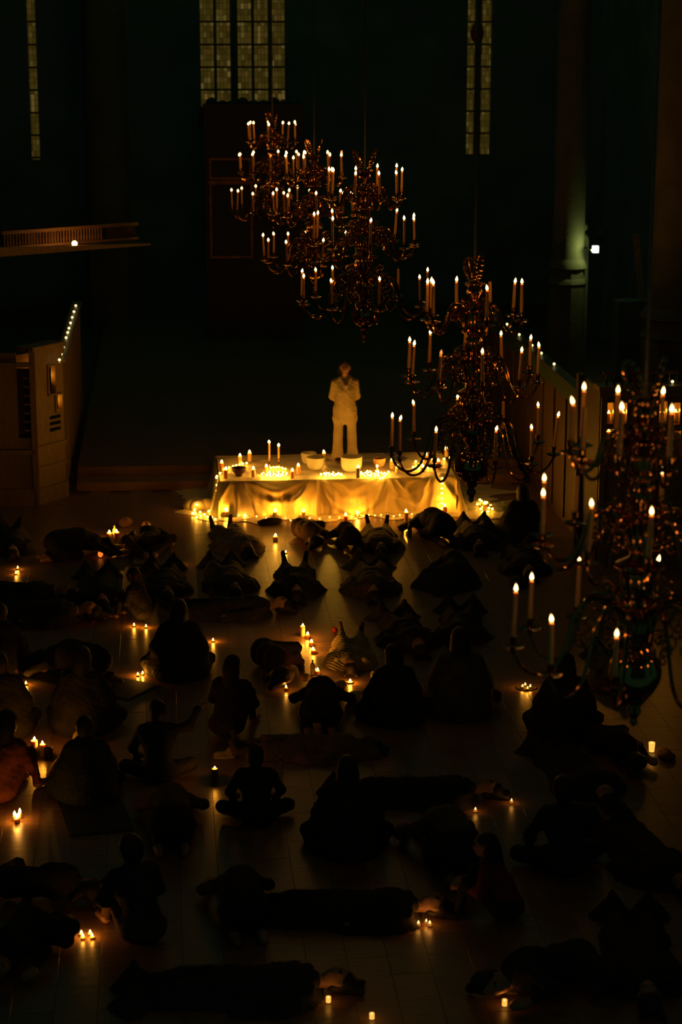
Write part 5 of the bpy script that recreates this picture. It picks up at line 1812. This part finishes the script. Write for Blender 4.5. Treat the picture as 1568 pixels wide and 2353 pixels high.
o = MB().lathe([(0.045, 0), (0.05, 0.01), (0.055, 0.12), (0.057, 0.125), (0.05, 0.12), (0.045, 0.02)], 20).build('cup', mat('dark_ceramic', (0.050, 0.042, 0.038), 0.2))
o.location = gp(112, 1742, 0.001)
tag(o, 'dark ceramic cup beside the shorter pillar candle', 'cup')
t = thing('book', 'open book lying with raised pages beside the pillar candles', 'book', gp(58, 1772, 0.002), R(6))
MB().box((-0.13, -0.09, 0), (0.13, 0.09, 0.004)).build('cover', M_DARKOAK, t, False)
MB().box((-0.125, -0.085, 0.004), (-0.002, 0.085, 0.016)).box((0.002, -0.085, 0.004), (0.125, 0.085, 0.016)).build('page_block', mat('paper', (.6, .5, .32), 0.8), t, False)


def lump(name, px, py, size, label, cat, m, seed, z=0.0):
    """a small heap of crumpled cloth"""
    rr = random.Random(seed)
    P = [ell((rr.uniform(-.4, .4) * size[0], rr.uniform(-.4, .4) * size[1], size[2] * .45), (size[0] * rr.uniform(.4, .65), size[1] * rr.uniform(.4, .65), size[2] * rr.uniform(.35, .6)), 0) for _ in range(6)]
    V, Q, ml, _ = surf(P, min(size) / 9, min(size) / 8, 1, min(size) * 0.03)
    o = link(name, np_mesh(name, V, Q, ml, 1), None, gp(px, py, z), (0, 0, rr.uniform(0, 3)))
    obj_mats(o, [m])
    return tag(o, label, cat)


lump('cloth_bundle', 285, 1207, (.16, .13, .14), 'tan cloth bundle behind the two pillar candles', 'cloth', fabric((.35, .2, .1)), 3)
lump('white_garment', 828, 1612, (.20, .15, .10), 'crumpled white garment lit by the wide dish tealight', 'garment', fabric((.6, .48, .3)), 5)
lump('white_garment', 783, 1578, (.12, .08, .08), 'small white sleeve bunched up beside the wide dish tealight', 'garment', fabric((.6, .48, .3)), 8)
lump('knit_cap', 862, 1556, (.09, .06, .09), 'cream knit cap lit at its rim beside the seated back', 'cap', knit((.5, .4, .25)), 9, 0.0)
lump('striped_garment', 140, 1668, (.10, .18, .14), 'orange striped garment beside the black seated back', 'garment', knit((.45, .16, .06)), 12)
lump('pouch', 178, 1712, (.09, .08, .17), 'pale pear-shaped pouch before the black seated back', 'bag', fabric((.38, .29, .15)), 14)
lump('folded_cloth', 1530, 1738, (.18, .12, .06), 'brown folded cloth beside the tall flared glowing candle', 'cloth', fabric((.2, .1, .05)), 15)
lump('red_sock', 768, 1452, (.05, .05, .06), 'red woollen sock tip at the end of the pale ribbed knit', 'sock', fabric((.5, .05, .03)), 16)
lump('bolster', 618, 1205, (.24, .09, .10), 'dark bolster on the floor before the stage between two candles', 'cushion', fabric(BLK), 17)
lump('cushion', 1190, 1345, (.25, .16, .12), 'dark cushion in the gloom below the lying person', 'cushion', fabric(CHAR), 18)
lump('pale_scarf', 1175, 2283, (.10, .05, .04), 'pale scarf end catching light beside the votive', 'scarf', fabric((.4, .3, .16)), 19)
lump('pale_scarf', 150, 2150, (.11, .04, .035), 'pale twisted scarf lying beside the four tealights', 'scarf', fabric((.35, .22, .1)), 20)
# tented skirt
tv = []
tf = []
for j in range(9):
    for i in range(24):
        a = 2 * math.pi * i / 24
        q_ = j / 8
        rr = (0.03 + 0.30 * q_) * (1 + 0.10 * math.cos(7 * a) * q_)
        tv.append((rr * math.cos(a), rr * 0.8 * math.sin(a), 0.32 * (1 - q_) ** 0.8 + 0.004))
for j in range(8):
    for i in range(24):
        k_ = (i + 1) % 24
        tf.append((j * 24 + i, (j + 1) * 24 + i, (j + 1) * 24 + k_, j * 24 + k_))
tf.append(tuple(range(24)))
o = MB().add(tv, tf).build('tented_skirt', fabric((.34, .17, .07)))
o.location = gp(175, 1775, 0.0)
tag(o, 'tan skirt standing up like a tent beside the pillar candles', 'garment')
# worn shoe
t = thing('shoe', 'single pale worn shoe lit beside the burnt-down pillar candle', 'shoe', gp(519, 1740, 0.001), R(95))
P = [ell((0, .06, .04), (.045, .08, .035), 0), ell((0, -.06, .05), (.04, .07, .045), 0), cap((0, -.08, .06), (0, -.05, .085), .035, .035, 0)]
V, Q, ml, _ = surf(P, .009, .01, 1)
s_ = link('shoe_upper', np_mesh('shoe_upper', V, Q, ml, 1), t)
obj_mats(s_, [fabric((.5, .36, .2))])
MB().lathe([(1, 0), (1.04, .5), (1, 1)], 20).build('sole', mat('rubber_sole', (.6, .5, .35), 0.6), t).scale = (.048, .135, .02)
